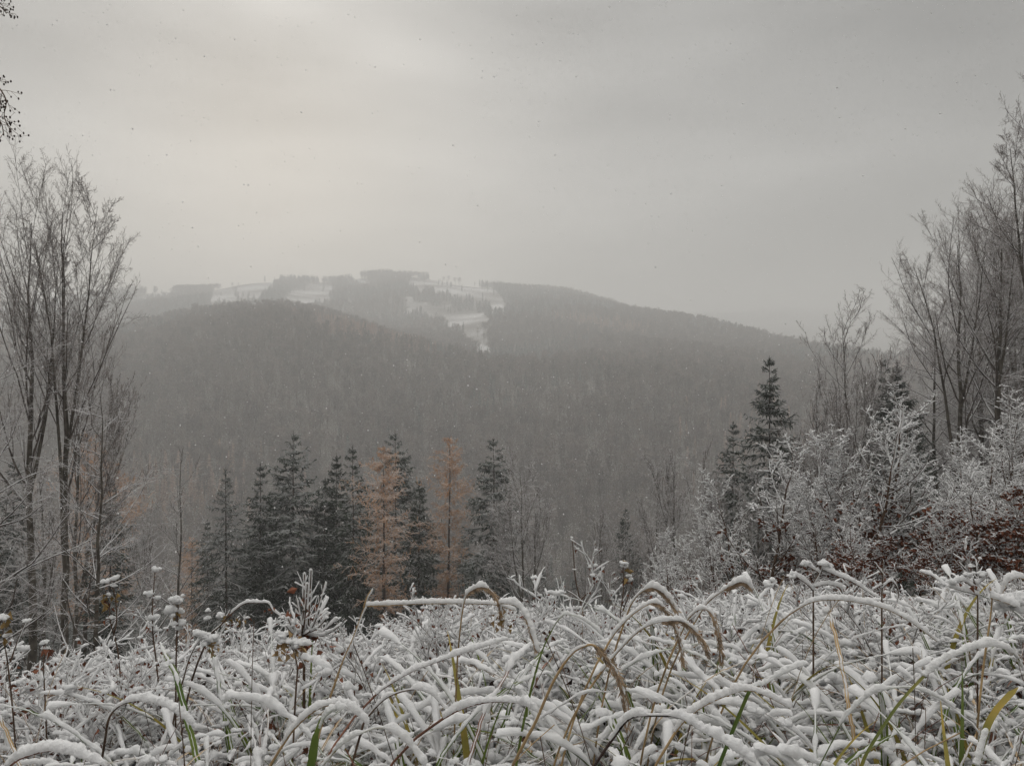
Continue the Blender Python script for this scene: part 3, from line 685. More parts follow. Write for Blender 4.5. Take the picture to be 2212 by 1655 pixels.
for i, (k, px, py, d, w, r, lb) in enumerate((
    (0, 1460, 1000, 46, 1.0, .1, 'round grey bare bush-tree nearest the valley below the grey-green spruce'),
    (1, 1522, 975, 50, 1.0, 2.1, 'grey bare tree directly beside the grey-green spruce'),
    (1, 1418, 1050, 52, .9, 4.4, 'grey bare tree at the outer side of the round bush-tree'),
    (0, 1300, 1112, 58, .9, 1.4, 'pale bare bush-tree beside the little spruce tip'),
    (1, 1345, 1128, 62, .9, 3.4, 'bare bush-tree wrapped around the little spruce tip'),
    (0, 1560, 1060, 44, 1.0, 5.4, 'frosted bare tree at the foot of the grey-green spruce'),
    (1, 1640, 1010, 42, 1.0, .6, 'frosted bare tree at the foot of the big dark spruce'),
    (0, 1720, 960, 40, 1.0, 2.6, 'frosted bare tree on the far side of the big dark spruce'),
    (1, 1265, 1190, 66, .9, 4.9, 'lowest pale bare bush at the open end of the row by the valley'))):
    put('bare_tree', lb, 'bare tree', BS[k], px, py, d, 12, w, r, 'small bare trees by the valley', sink=.2)

# young snow-laden beeches
NY = (25, 9, 5)
YB = [gen_sapling(51, leafy=.5, n=NY), gen_sapling(52, leafy=.9, ang=46, n=NY), gen_sapling(53, leafy=1.0, ang=58, n=NY), gen_sapling(54, leafy=.15, ang=48, up=.45, n=NY)]
YL = [gen_sapling(55, leafy=1.6, leafz=.75, n=(28, 9, 6)), gen_sapling(56, leafy=1.6, leafz=.85, n=(28, 9, 6))]
for me, px, py, d, w, r, lb in (
    (YB[0], 1652, 925, 12.0, 1.0, 0.2, 'white young beech standing in front of the big dark spruce'),
    (YB[3], 1600, 1035, 13.0, .9, 1.2, 'lower white young beech before the grey-green spruce'),
    (YB[1], 1690, 1040, 12.5, .9, 2.2, 'white young beech leaning against the one before the big spruce'),
    (YB[3], 1755, 945, 12.5, 1.0, 3.2, 'white young beech under the solitary slender beech'),
    (YB[0], 1832, 905, 12.0, 1.0, 4.2, 'dense white young beech with a many-pointed top'),
    (YB[2], 1872, 868, 11.5, 1.0, 5.2, 'tallest white young beech, brown leaves at its foot'),
    (YB[1], 1922, 880, 12.0, 1.0, .7, 'forked white young beech beside the tallest one'),
    (YB[3], 1790, 1040, 11.0, .9, 1.7, 'small white young beech at the foot of the many-pointed one'),
    (YL[0], 1860, 1120, 9.6, 1.0, 2.7, 'low young beech holding rusty leaves below the tallest white one'),
    (YL[1], 1925, 1130, 10, 1.0, 3.7, 'low young beech holding rusty leaves below the forked white one'),
    (YB[0], 1985, 1030, 11.5, 1.0, 4.7, 'white young beech under the dark short spruce'),
    (YB[3], 2060, 960, 12.5, 1.0, 5.7, 'white young beech before the straight dark trunks'),
    (YB[2], 2112, 930, 12.0, 1.0, .4, 'white young beech with rusty leaves along its stem'),
    (YB[1], 2165, 900, 11.5, 1.0, 1.4, 'tall white young beech next to the one with a rusty stem'),
    (YB[3], 2215, 868, 10.5, 1.0, 2.4, 'white young beech half cut by the picture edge'),
    (YL[1], 2060, 1070, 9.4, 1.1, 3.4, 'broad young beech thick with dark red-brown leaves'),
    (YL[0], 2130, 1020, 9.2, 1.1, 4.4, 'broad young beech thick with rusty leaves by the straight trunks'),
    (YL[1], 2200, 1000, 8.8, 1.1, 5.4, 'leafy red-brown young beech cut by the picture edge'),
    (YL[0], 2010, 1130, 9.0, 1.0, .9, 'small leafy young beech under a snow-bent bough'),
    (YB[3], 1560, 1110, 12.0, .9, 1.9, 'sparse white young beech at the outer end of the row'),
    (YB[0], 1500, 1148, 11.0, .9, 2.9, 'low white young beech in front of the round bush-tree'),
    (YB[1], 1442, 1150, 10.0, .9, 3.9, 'low white young beech nearest the valley, few red leaves inside'),
    (YB[3], 1395, 1200, 10.5, .8, 4.9, 'smallest white young beech beyond the arching grass')):
    put('young_beech', lb, 'young beech', me, px, py, d, 3.05, w*1.25, r, 'young beeches covered in snow', sink=.1)

# ------------------------------------------------------------------ low cover: grass, weeds, brush
def arcs(rng, n, H, N=60, spread=0.09, th0=(68, 88), dth=(90, 170), ln=(0.9, 1.35), pw=(1.3, 2.4)):
    az = rng.uniform(0, 2*pi, n); b = rng.normal(0, spread, (n, 2))
    L = H*rng.uniform(*ln, n); t0 = np.radians(rng.uniform(*th0, n)); dd = np.radians(rng.uniform(*dth, n)); p = rng.uniform(*pw, n)
    s = np.linspace(0, 1, N)
    th = t0[:, None] - dd[:, None]*s[None]**p[:, None]
    azs = az[:, None] + rng.normal(0, .25, (n, 1))*s[None]
    st = (L/(N-1))[:, None]
    x = np.cumsum(np.cos(th)*np.cos(azs)*st, 1); y = np.cumsum(np.cos(th)*np.sin(azs)*st, 1); z = np.cumsum(np.sin(th)*st, 1)
    P = np.stack([x + b[:, :1], y + b[:, 1:], z], -1)
    return P
def seedhead(mb, P, rng, n=150, L=(.008, .018), w=.0012, i0=0, mi=0, off=.004):
    T = norm(np.gradient(P, axis=0)); k = rng.integers(i0, len(P), n)
    d = T[k] + rng.normal(0, .35, (n, 3)) + [0, 0, -.25]
    v, q = spikes(P[k]+rng.normal(0, off, (n, 3)) - [0, 0, off], d, rng.uniform(*L, n), w); mb.add(v, q, None, mi)
GM = [M['snow'], M['straw'], M['red'], M['green'], M['stem'], M['seed'], M['dark'], M['yellow'], M['goldleaf'], M['brownleaf']]
def tuft_grass(seed, n=15, H=.85, green=.25, sr=(.0032, .0112), N=104, k=8):
    rng = np.random.default_rng(seed); mb = MB()
    P = arcs(rng, n, H, N, dth=(80, 185))
    P += np.cumsum(rng.normal(0, .0012, P.shape), 1)
    w = rng.uniform(.0016, .0045, n)
    kind = rng.choice([1, 2, 3, 4], n, p=[.4*(1-green), .35*(1-green), green, .25*(1-green)])
    for m in (1, 2, 3, 4):
        s = kind == m
        if s.any():
            ww = w[s]*(2.0 if m == 3 else 1)
            v, q = ribbons(P[s], ww[:, None]*np.concatenate([np.ones(N-14), np.linspace(1, .1, 14)])[None]); mb.add(v, q, None, m)
    i0 = int(N*.2)
    mb.add(*snow_tubes(P[:, i0:], sr[0]+(sr[1]-sr[0])*rng.uniform(0, 1, n)**1.6, rng, k, .2, .42, .5), None, 0)
    C = P[:, rng.integers(int(N*.35), N, 5)].reshape(-1, 3); C = C[rng.uniform(0, 1, len(C)) < .3]       # clumps bridging the stems
    C = np.concatenate([C + rng.normal(0, .011, C.shape)*[1, 1, .4] for _ in range(3)]); v, q, t = blobs(C+[0, 0, .004], rng.uniform(.006, .014, len(C)), rng, 6, 8, .16, .5, 1.3); mb.add(v, q, t, 0)
    for j in np.where(rng.uniform(0, 1, n) < .12)[0]: seedhead(mb, P[j], rng, 110, i0=int(N*.66), mi=5)
    # thin upright straws
    Q = arcs(rng, 3, H*.8, 14, th0=(72, 90), dth=(10, 60)); v, q = tubes(Q, np.full((3, 14), .0012), 3); mb.add(v, q, None, rng.choice([1, 2, 4]))
    return mb.mesh('grass_tuft', GM)
def tuft_low(seed, n=56, H=.5):
    """short crossing stems, thick snow"""
    rng = np.random.default_rng(seed); mb = MB(); N = 36
    P = arcs(rng, n, H, N, spread=.14, th0=(40, 85), dth=(60, 150), ln=(.6, 1.25), pw=(.9, 1.8))
    v, q = tubes(P, np.full((n, N), .0016), 3); mb.add(v, q, None, 4)
    mb.add(*snow_tubes(P[:, 5:], rng.uniform(.0035, .0095, n), rng, 6, .2, .45, .25), None, 0)
    C = P[:, rng.integers(8, N, 4)].reshape(-1, 3); C = C[rng.uniform(0, 1, len(C)) < .35]; C = np.concatenate([C+rng.normal(0, .010, C.shape) for _ in range(4)]); v, q, t = blobs(C + [0, 0, .006], rng.uniform(.006, .015, len(C)), rng, 5, 7, .18, .6, 1.2); mb.add(v, q, t, 0)
    C = P[:, rng.integers(5, N-4, 2)].reshape(-1, 3); C = C[rng.uniform(0, 1, len(C)) < .5]
    v, t = leaves(C, rng.normal(0, .4, C.shape)+[0, 0, -1], rng.uniform(.02, .05, len(C)), rng, .45, .3); mb.add(v, None, t, 6)
    return mb.mesh('low_growth', GM)
def tuft_weed(seed, H=.8, n=7):
    rng = np.random.default_rng(seed); mb = MB(); N = 16
    P = arcs(rng, n, H, N, spread=.07, th0=(70, 92), dth=(5, 40), ln=(.7, 1.1)); R = np.repeat(np.linspace(.004, .002, N)[None], n, 0)
    P1, R1 = grow(rng, P, R, 9, .3, 1.0, .30, .3, rad(42), .2, .18, .06, 7, rr=.7, rmin=.0016)
    P2, R2 = grow(rng, P1, R1, 5, .35, 1.0, .38, .3, rad(40), .25, .2, .08, 5, rr=.8, rmin=.0012)
    for a, b, k in ((P, R, 4), (P1, R1, 3), (P2, R2, 3)): v, q = tubes(a, b, k); mb.add(v, q, None, 4)
    mb.add(*snow_tubes(P1, rng.uniform(.006, .011, len(P1)), rng, 6, .15, .4, .15), None, 0)
    mb.add(*snow_tubes(P2, rng.uniform(.005, .009, len(P2)), rng, 5, .15, .3, .0), None, 0)
    mb.add(*snow_tubes(P, np.full(n, .005), rng, 5, .2, .4, .5, cover=.3), None, 0)
    C = P2[:, -1]; v, q, t = blobs(C, rng.uniform(.004, .010, len(C)), rng, 5, 7, .2, .5, 1.3); mb.add(v, q, t, 0)
    v, q, t = blobs(P2[:, -1]-[0, 0, .004], np.full(len(C), .0045), rng, 4, 4, .2, 1); mb.add(v, q, t, 6)
    C = P[:, 3:12].reshape(-1, 3); C = C[rng.uniform(0, 1, len(C)) < .5]
    v, t = leaves(C, rng.normal(0, .45, C.shape)+[0, 0, -1], rng.uniform(.03, .08, len(C)), rng, .35, .4); mb.add(v, None, t, 6)
    return mb.mesh('weed_clump', GM)
def tuft_bramble(seed, H=.7, leaf=9, n=9):
    rng = np.random.default_rng(seed); mb = MB(); N = 22
    P = arcs(rng, n, H, N, spread=.1, th0=(55, 88), dth=(30, 120), ln=(.8, 1.5)); R = np.repeat(np.linspace(.004, .0018, N)[None], n, 0)
    P1, R1 = grow(rng, P, R, 10, .15, 1.0, .32, .4, rad(48), .25, .15, .10, 7, rr=.7, rmin=.0016)
    P2, R2 = grow(rng, P1, R1, 6, .15, 1.0, .40, .3, rad(45), .3, .1, .12, 4, rr=.8, rmin=.0014)
    for a, b, k in ((P, R, 4), (P1, R1, 3), (P2, R2, 3)): v, q = tubes(a, b, k); mb.add(v, q, None, 4)
    mb.add(*snow_tubes(P[:, 3:], np.full(n, .0085), rng, 7, .15, .4, .2), None, 0)
    mb.add(*snow_tubes(P1, rng.uniform(.006, .011, len(P1)), rng, 5, .15, .4, .1), None, 0)
    mb.add(*snow_tubes(P2, rng.uniform(.005, .008, len(P2)), rng, 4, .15, .3, .0), None, 0)
    C = P2[:, 2]; C = C[rng.uniform(0, 1, len(C)) < .4]
    v, t = leaves(C, rng.normal(0, .6, C.shape)+[0, 0, -.7], rng.uniform(.02, .04, len(C)), rng, .6, .25); mb.add(v, None, t, leaf)
    C2 = C[::2]; v, q, t = blobs(C2+[0, 0, .004], rng.uniform(.008, .016, len(C2)), rng, 5, 6, .12, .45, 1.4); mb.add(v, q, t, 0)
    return mb.mesh('bramble', GM)
def tuft_blades(seed, n=9, H=.6):
    """broad green and yellowing blades, little snow"""
    rng = np.random.default_rng(seed); mb = MB(); N = 40
    P = arcs(rng, n, H, N, spread=.05, th0=(60, 85), dth=(40, 120), ln=(.8, 1.3), pw=(1.4, 3))
    W = rng.uniform(.004, .009, n)[:, None]*np.concatenate([np.linspace(.6, 1, 10), np.ones(N-26), np.linspace(1, .05, 16)])[None]
    k = rng.choice([3, 3, 3, 7, 2], n)
    for m in (2, 3, 7):
        if (k == m).any(): v, q = ribbons(P[k == m], W[k == m]); mb.add(v, q, None, m)
    s = rng.uniform(0, 1, n) < .75
    mb.add(*snow_tubes(P[s][:, 18:], rng.uniform(.005, .010, s.sum()), rng, 8, .15, .4, .35), None, 0)
    return mb.mesh('broad_blades', GM)

PE_U = [-200, 0, 180, 300, 450, 600, 750, 850, 950, 1050, 1200, 1300, 1450, 1600, 1750, 1900, 2100, 2212, 2500]
PE_V = [1500, 1490, 1478, 1440, 1410, 1410, 1422, 1392, 1350, 1330, 1345, 1345, 1322, 1300, 1290, 1305, 1290, 1270, 1260]
def cover(name, label, temps, Hs, d0, d1, dens, seed, cap, lo=.55, hi=1.0, halfw=.72, lift=0, smin=.45, smax=1.4, thin=None):
    rng = np.random.default_rng(seed)
    n = int(dens*halfw*(d1**2-d0**2))
    y = np.sqrt(rng.uniform(d0**2, d1**2, n)); x = rng.uniform(-halfw, halfw, n)*y
    if thin is not None: k = thin(x, y, rng); x, y = x[k], y[k]
    n = len(x); z = ground(x, y)
    u = x/y*F+1106
    zt = CAMZ + (HZ - (np.interp(u, PE_U, PE_V)-lift))/F*y
    zt = np.minimum(zt, z+cap*rng.uniform(.8, 1.0, n))
    idx = rng.integers(0, len(temps), n)
    s = (zt-z)/np.array(Hs)[idx]*rng.uniform(lo, hi, n)
    k = s > smin*.7
    x, y, z, s, idx = x[k], y[k], z[k], np.clip(s[k], smin, smax), idx[k]; n = len(x)
    scl = np.stack([s*rng.uniform(.85, 1.2, n)]*2+[s], -1)
    rot = np.stack([rng.normal(0, .07, n), rng.normal(0, .07, n), rng.uniform(0, 2*pi, n)], -1)
    scatter(name, label, temps, np.stack([x, y, z-.02], -1), rot, scl, idx)
TG = [tuft_grass(i, n=20, green=.3) for i in range(61, 66)] + [tuft_grass(i, n=12, green=.12, N=90) for i in range(66, 68)]
TL = [tuft_low(i) for i in range(71, 75)]
TW = [tuft_weed(i) for i in range(81, 84)]
TB = [tuft_bramble(i, leaf=9) for i in range(91, 94)]
TBL = [tuft_blades(i) for i in range(95, 98)]
cover('grass', 'arching snow-laden grass covering the near edge of the clearing', TG, [.82]*7, 1.3, 5.2, 34, 1, 1.0,
      thin=lambda x, y, r: r.uniform(0, 1, len(x)) < np.where(x/y > -.12, 1, .5))
cover('low_growth', 'tangled low stems buried in snow under the grass', TL, [.45]*4, 1.0, 6.5, 44, 2, .7)
cover('broad_grass_blades', 'green and yellowing broad blades low in the snowy grass', TBL, [.55]*3, 1.0, 3.4, 24, 3, .9,
      thin=lambda x, y, r: r.uniform(0, 1, len(x)) < np.where(x/y > -.3, .9, .25))
cover('weeds', 'withered weeds with small snow-capped heads', TW, [.95]*3, 2.9, 9, 8, 4, 1.0, lo=.6)
cover('brambles', 'fine twiggy brambles with red-brown leaves under snow', TB, [.78]*3, 3.0, 15, 8, 5, 1.1, lo=.6)
BR = [gen_sapling(57, H=2.2, leafy=.3, n=(12, 7, 4), stems=3, r=.014, sr=.009), gen_sapling(58, H=2.2, leafy=.0, n=(12, 7, 4), stems=3, r=.014, sr=.008)]
def join(ms, name):
    mb = MB(); mats = []
    for k, me in ms.items():
        nv = len(me.vertices); V = np.zeros(nv*3, np.float32); me.vertices.foreach_get('co', V)
        lt = np.zeros(len(me.polygons), np.int32); me.polygons.foreach_get('loop_total', lt)
        vi = np.zeros(len(me.loops), np.int32); me.loops.foreach_get('vertex_index', vi)
        ls = np.zeros(len(me.polygons), np.int32); me.polygons.foreach_get('loop_start', ls)
        q = ls[lt == 4]; t = ls[lt == 3]
        mb.add(V.reshape(-1, 3), vi[q[:, None]+np.arange(4)] if len(q) else None, vi[t[:, None]+np.arange(3)] if len(t) else None, len(mats)); mats.append(me.materials[0])
    return mb.mesh(name, mats, False)
BRm = [join(b, 'brush') for b in BR]
BSm = [join(b, 'thicket') for b in TH]
cover('brush', 'snowy bare brush on the slope below the clearing', BRm, [2.1]*2, 9, 34, .55, 6, 2.4, lo=.6, lift=10, smax=1.3)
cover('thicket', 'grey leafless thicket on the slope under the trees', BSm, [12]*2, 24, 110, .045, 7, 6.0, lo=.6, lift=25, smin=.12, smax=.7)

# ------------------------------------------------------------------ single plants that stand out in the foreground
def ppath(pts, d0, d1, n):
    p = catmull(pts, n); d = np.linspace(d0, d1, n)
    return np.stack([(p[:, 0]-1106)/F*d, d, CAMZ+(HZ-p[:, 1])/F*d], -1)
def rooted(P, rng, lean=.06):
    """continue a stem from its first seen point down to the ground"""
    b = P[0].copy(); g = float(ground(b[0], b[1])) ; T = norm(P[0]-P[min(4, len(P)-1)])
    if b[2] - g < .03: return P
    t = np.linspace(1, 0, 10, endpoint=False)[:, None]
    off = np.array([T[0], T[1], 0])*(b[2]-g)*.35
    root = np.array([b[0]+off[0], b[1]+off[1], float(ground(b[0]+off[0], b[1]+off[1]))-.02])
    mid = b + T*(b[2]-g)*.4
    Q = (1-t)**2*b + 2*t*(1-t)*mid + t**2*root
    return np.concatenate([Q, P])
def plant(name, label, cat, stems, seed, group=None, w=.0026, mt='straw', snow=(0.0088, 0.0088), seeds=None, s0=0.0, blade=None, gap=.08, caps=None, leafs=None, snow_end=1.0, lump=.36):
    """stems: list of (points, d0, d1); parts: stalk, snow, seed_head, leaf, snow_cap"""
    rng = np.random.default_rng(seed)
    curves = [ppath(p, a, b, max(30, int(len(p)*22))) for p, a, b in stems]
    rooted_ = [rooted(c, rng) if i == 0 or s[3:] else c for i, (c, s) in enumerate(zip(curves, stems))]
    base = rooted_[0][0].copy()
    o = thing(name, label, cat, tuple(base), group=group)
    for i, (c, rc) in enumerate(zip(curves, rooted_)):
        mb = MB(); n = len(rc)
        if blade: mb.add(*ribbons(rc[None], (blade*np.concatenate([np.linspace(.5, 1, 8), np.ones(n-20), np.linspace(1, .06, 12)]))[None]))
        else: mb.add(*tubes(rc[None], (w*np.linspace(1.1, .6, n))[None], 5))
        part('blade' if blade else 'stalk', mb.mesh('stalk', M[mt], True, base), o)
        a = int(len(c)*s0); e = int(len(c)*snow_end); ms = MB()
        L = np.linalg.norm(np.diff(c[a:e], axis=0), axis=1).sum(); nn = max(20, int(L/.0035))
        cc = np.stack([np.interp(np.linspace(0, 1, nn), np.linspace(0, 1, e-a), c[a:e, j]) for j in range(3)], -1)
        r = np.linspace(snow[0], snow[1], nn) if i == 0 else np.full(nn, snow[1])
        ms.add(*snow_tubes(cc[None], r[None], rng, 11, .11, lump, gap)); part('snow', ms.mesh('snow', M['snow'], True, base), o)
        if seeds and i in seeds:
            mh = MB(); i0 = int(len(c)*seeds[i]); seedhead(mh, c, rng, 380, (.008, .019), .0012, i0, off=.0026)
            part('seed_head', mh.mesh('seed_head', M['seed'], False, base), o, 'stuff')
    if caps:
        for px, py, d, r in caps:
            mc = MB(); C = place(px, py, d)[None] + rng.normal(0, r*.36, (7, 3))*[1, 1, .3]
            v, q, t = blobs(C, r*rng.uniform(.22, .48, 7), rng, 8, 11, .13, .5, 1.2); mc.add(v, q, t); part('snow_cap', mc.mesh('snow_cap', M['snow'], True, base), o)
    if leafs:
        for px, py, d, s, m_, n in leafs:
            C = place(px, py, d)[None] + rng.normal(0, s*.35, (n, 3)); ml = MB(); v, t = leaves(C, rng.normal(0, .5, (n, 3))+[0, 0, -.8], s*.62*rng.uniform(.7, 1.3, n), rng, .5, .35); ml.add(v, None, t)
            part('leaves' if n > 1 else 'leaf', ml.mesh('leaves', M[m_], False, base), o, 'stuff' if n > 1 else None)
    return o
GA = 'single grass stalks arching under snow'
plant('reed', 'broken reed snapped at a sharp angle, its top lying level under a bar of snow', 'reed',
      [([(715, 1500), (740, 1430), (762, 1380), (782, 1325), (790, 1308)], 2.3, 2.35), ([(790, 1308), (850, 1306), (920, 1303), (1010, 1303), (1070, 1306), (1110, 1318)], 2.35, 2.45), ([(786, 1312), (793, 1290), (802, 1274)], 2.35, 2.35)],
      201, w=.0035, snow=(0.0064, 0.0088), gap=0, lump=.16)
plant('grass_stalk', 'drooping feathery grass head heaped with snow where the level reed ends', 'grass',
      [([(985, 1500), (990, 1400), (1003, 1300), (1022, 1274), (1046, 1268), (1066, 1282), (1080, 1310), (1084, 1345)], 2.35, 2.3), ([(1080, 1302), (1110, 1306), (1128, 1318), (1145, 1350), (1160, 1400)], 2.3, 2.2)],
      202, GA, snow=(0.0072, 0.0136), seeds={0: .6, 1: .45}, mt='straw', leafs=[(1078, 1335, 2.3, .03, 'straw', 12), (1095, 1345, 2.28, .035, 'goldleaf', 3)])
plant('grass_stalk', 'arching grass with a fat brown seed head hanging to a long point', 'grass',
      [([(1320, 1380), (1334, 1360), (1370, 1324), (1411, 1302), (1438, 1318), (1460, 1358), (1471, 1398), (1475, 1430)], 2.0, 1.95)], 203, GA, snow=(0.0080, 0.0112), seeds={0: .42})
plant('grass_stalk', 'highest arching grass, its brown head bowing over the fat brown seed head', 'grass',
      [([(1350, 1340), (1364, 1304), (1384, 1280), (1411, 1269), (1438, 1286), (1460, 1316)], 2.15, 2.1)], 204, GA, snow=(0.0080, 0.0112), seeds={0: .45})
plant('grass_stalk', 'long low arching grass with a brown head crossing under the fat seed head', 'grass',
      [([(1300, 1450), (1329, 1414), (1370, 1371), (1405, 1349), (1444, 1341), (1479, 1345), (1515, 1378), (1531, 1413)], 1.95, 1.9)], 205, GA, snow=(0.0072, 0.0104), seeds={0: .55})
plant('grass_stalk', 'tight hooked grass with a thin brown tail hanging straight down', 'grass',
      [([(1470, 1370), (1490, 1332), (1517, 1315), (1539, 1328), (1550, 1365), (1557, 1400), (1558, 1424)], 2.05, 2.0)], 206, GA, snow=(0.0080, 0.0096), seeds={0: .45})
plant('grass_stalk', 'longest pale stalk arching high and hanging its brown head to the ground', 'grass',
      [([(1140, 1590), (1157, 1559), (1193, 1477), (1231, 1417), (1261, 1396), (1288, 1397), (1324, 1439), (1343, 1480), (1353, 1530), (1354, 1563)], 1.6, 1.5)], 207, GA, snow=(0.0032, 0.0100), seeds={0: .58}, s0=.3, w=.003)
plant('sedge', 'broad green blade kinked at its top with snow on the falling half', 'sedge',
      [([(1150, 1485), (1158, 1455), (1174, 1403), (1193, 1362), (1212, 1334), (1226, 1328), (1250, 1334), (1275, 1350), (1295, 1368)], 1.9, 1.85)], 208, mt='green', blade=.006, s0=.52, snow=(0.0072, 0.0080))
plant('grass_stalk', 'thick white stalk rising to a drooping snowy tip in front of the young beeches', 'grass',
      [([(1500, 1345), (1528, 1302), (1561, 1276), (1595, 1258), (1612, 1260), (1620, 1268)], 2.3, 2.25)], 209, GA, snow=(0.0104, 0.0120), seeds={0: .6})
plant('grass_stalk', 'very long white stalk curving like a bow below the snowy sprig', 'grass',
      [([(1690, 1340), (1711, 1323), (1754, 1300), (1808, 1295), (1862, 1302), (1916, 1316), (1970, 1345), (2024, 1385)], 2.1, 2.0)], 210, GA, snow=(0.0072, 0.0096), s0=.02)
plant('sedge', 'long golden-green blade sweeping up to a snow-covered arch by the picture edge', 'grass',
      [([(1862, 1654), (1876, 1623), (1916, 1559), (1957, 1504), (2025, 1437), (2092, 1404), (2146, 1396), (2187, 1412), (2211, 1448)], 1.35, 1.4)], 211, mt='yellow', blade=.0038, s0=.48, snow=(0.0080, 0.0096))
plant('sedge', 'arched blade half green under a thick snow roll beside the golden-green blade', 'grass',
      [([(1810, 1580), (1830, 1548), (1876, 1504), (1916, 1489), (1970, 1486), (2025, 1507), (2054, 1525)], 1.45, 1.4)], 212, mt='green', blade=.005, s0=.05, snow=(0.0088, 0.0096))
plant('grass_stalk', 'wide low white arch on the thin-grassed side, its end touching the snow', 'grass',
      [([(228, 1590), (236, 1550), (259, 1524), (300, 1513), (355, 1524), (396, 1548), (420, 1570)], 1.75, 1.7)], 213, GA, snow=(0.0080, 0.0100), mt='stem')
plant('grass_stalk', 'flat thick white arch in the bottom corner of the thin-grassed side', 'grass',
      [([(20, 1654), (49, 1636), (109, 1620), (164, 1630), (218, 1650)], 1.35, 1.3)], 214, GA, snow=(0.0104, 0.0116), mt='red')
plant('grass_stalk', 'broad snowy arch with a bare lower leg right of the thin upright straw', 'grass',
      [([(610, 1610), (639, 1570), (685, 1532), (726, 1521), (761, 1534), (790, 1560)], 1.6, 1.55)], 215, GA, snow=(0.0088, 0.0112))
plant('grass_stalk', 'slim grey stalk arched wide in the middle of the snowy grass', 'grass',
      [([(780, 1580), (791, 1553), (835, 1507), (890, 1489), (930, 1497), (963, 1532)], 1.7, 1.65)], 216, GA, snow=(0.0064, 0.0088), mt='stem')
plant('sedge', 'lowest golden blade bent into a thick snow arch at the bottom middle', 'grass',
      [([(690, 1665), (712, 1640), (740, 1609), (794, 1579), (835, 1574), (876, 1600), (911, 1645)], 1.3, 1.25)], 217, mt='yellow', blade=.004, snow=(0.0088, 0.0108))
plant('grass_stalk', 'straight red-brown stalk slanting up under a long even snow roll', 'grass',
      [([(812, 1500), (832, 1484), (890, 1450), (971, 1420), (1040, 1398), (1091, 1381)], 1.95, 2.1)], 218, GA, snow=(0.0080, 0.0088), mt='red')
plant('grass_stalk', 'level red-brown stalk with thick snow in the centre of the grass', 'grass',
      [([(960, 1550), (996, 1531), (1053, 1516), (1121, 1518), (1155, 1534)], 1.6, 1.55)], 219, GA, snow=(0.0088, 0.0104), mt='red')
plant('grass_stalk', 'white stalk bent like a bow along the bottom below the longest pale stalk', 'grass',
      [([(1320, 1600), (1360, 1552), (1410, 1545), (1470, 1550), (1520, 1580), (1560, 1600), (1620, 1640)], 1.45, 1.3)], 220, GA, snow=(0.0088, 0.0128), mt='dark')
plant('grass_stalk', 'pale stalk lifted across the middle toward the green kinked leaf pair', 'grass',
      [([(1460, 1580), (1475, 1560), (1510, 1530), (1560, 1505), (1610, 1490), (1650, 1500), (1700, 1525)], 1.55, 1.5)], 221, GA, snow=(0.0112, 0.0104))
plant('sedge', 'green leaf folded sharply in two beside the bow-shaped stalks', 'grass',
      [([(1560, 1640), (1600, 1540), (1625, 1487), (1650, 1478), (1700, 1450), (1740, 1435)], 1.5, 1.55)], 222, mt='green', blade=.005, s0=.55, snow=(0.0064, 0.0080))
plant('sedge', 'single wide bright green blade standing at the very bottom by two red straws', 'grass',
      [([(671, 1680), (678, 1640), (687, 1590), (700, 1555), (716, 1538), (740, 1530)], 1.2, 1.22)], 223, mt='green', blade=.010, s0=.6, snow=(0.0064, 0.0096))
plant('sedge', 'yellow-green leaf tip pointing up and out of the snow in the bottom corner', 'grass',
      [([(2110, 1654), (2130, 1580), (2150, 1540), (2175, 1510), (2200, 1484)], 1.25, 1.3)], 224, mt='yellow', blade=.006, s0=.0, snow_end=.4, snow=(0.0104, 0.0064))
plant('straw', 'thin bare upright straw standing free of snow', 'straw', [([(398, 1640), (394, 1590), (388, 1530), (386, 1505)], 1.5, 1.5)], 225, w=.0013, mt='stem', snow=(0.0016, 0.0008), snow_end=.4)
# weeds with snow caps
GW = 'tall withered weeds with snow caps'
plant('weed', 'tall weed with golden withered leaves below two small snow caps', 'weed',
      [([(258, 1440), (254, 1403), (246, 1370), (239, 1345), (237, 1318), (232, 1295), (228, 1275)], 3.4, 3.4), ([(246, 1370), (252, 1340), (250, 1300), (245, 1270)], 3.4, 3.4)], 231, GW, w=.003, mt='stem', snow=(0.0040, 0.0040), gap=.5,
      caps=[(227, 1256, 3.4, .022), (247, 1248, 3.4, .024), (246, 1264, 3.4, .016), (241, 1333, 3.4, .018), (233, 1284, 3.4, .014)], leafs=[(236, 1283, 3.4, .06, 'goldleaf', 9), (232, 1300, 3.4, .05, 'brownleaf', 4), (236, 1330, 3.4, .04, 'brownleaf', 3)])
plant('weed', 'tallest thin weed with a single snow cap on its bare tip', 'weed',
      [([(334, 1400), (331, 1375), (329, 1330), (331, 1285), (333, 1260), (335, 1235)], 3.3, 3.3), ([(331, 1370), (345, 1355), (362, 1330)], 3.3, 3.3)], 232, GW, w=.003, mt='stem', snow=(0.0048, 0.0048), gap=.4,
      caps=[(336, 1230, 3.3, .022), (328, 1281, 3.3, .028), (339, 1291, 3.3, .018), (330, 1334, 3.3, .028), (340, 1360, 3.3, .022), (328, 1350, 3.3, .016)])
plant('weed', 'stout weed carrying a pile of round snow caps one above the other', 'weed',
      [([(380, 1480), (381, 1400), (383, 1350), (385, 1310), (383, 1290)], 3.1, 3.1)], 233, GW, w=.0035, mt='stem', snow=(0.0056, 0.0040), gap=.4,
      caps=[(381, 1293, 3.1, .028), (386, 1302, 3.1, .024), (376, 1318, 3.1, .036), (383, 1323, 3.1, .026), (388, 1345, 3.1, .026), (384, 1356, 3.1, .02)], leafs=[(380, 1327, 3.1, .03, 'goldleaf', 6)])
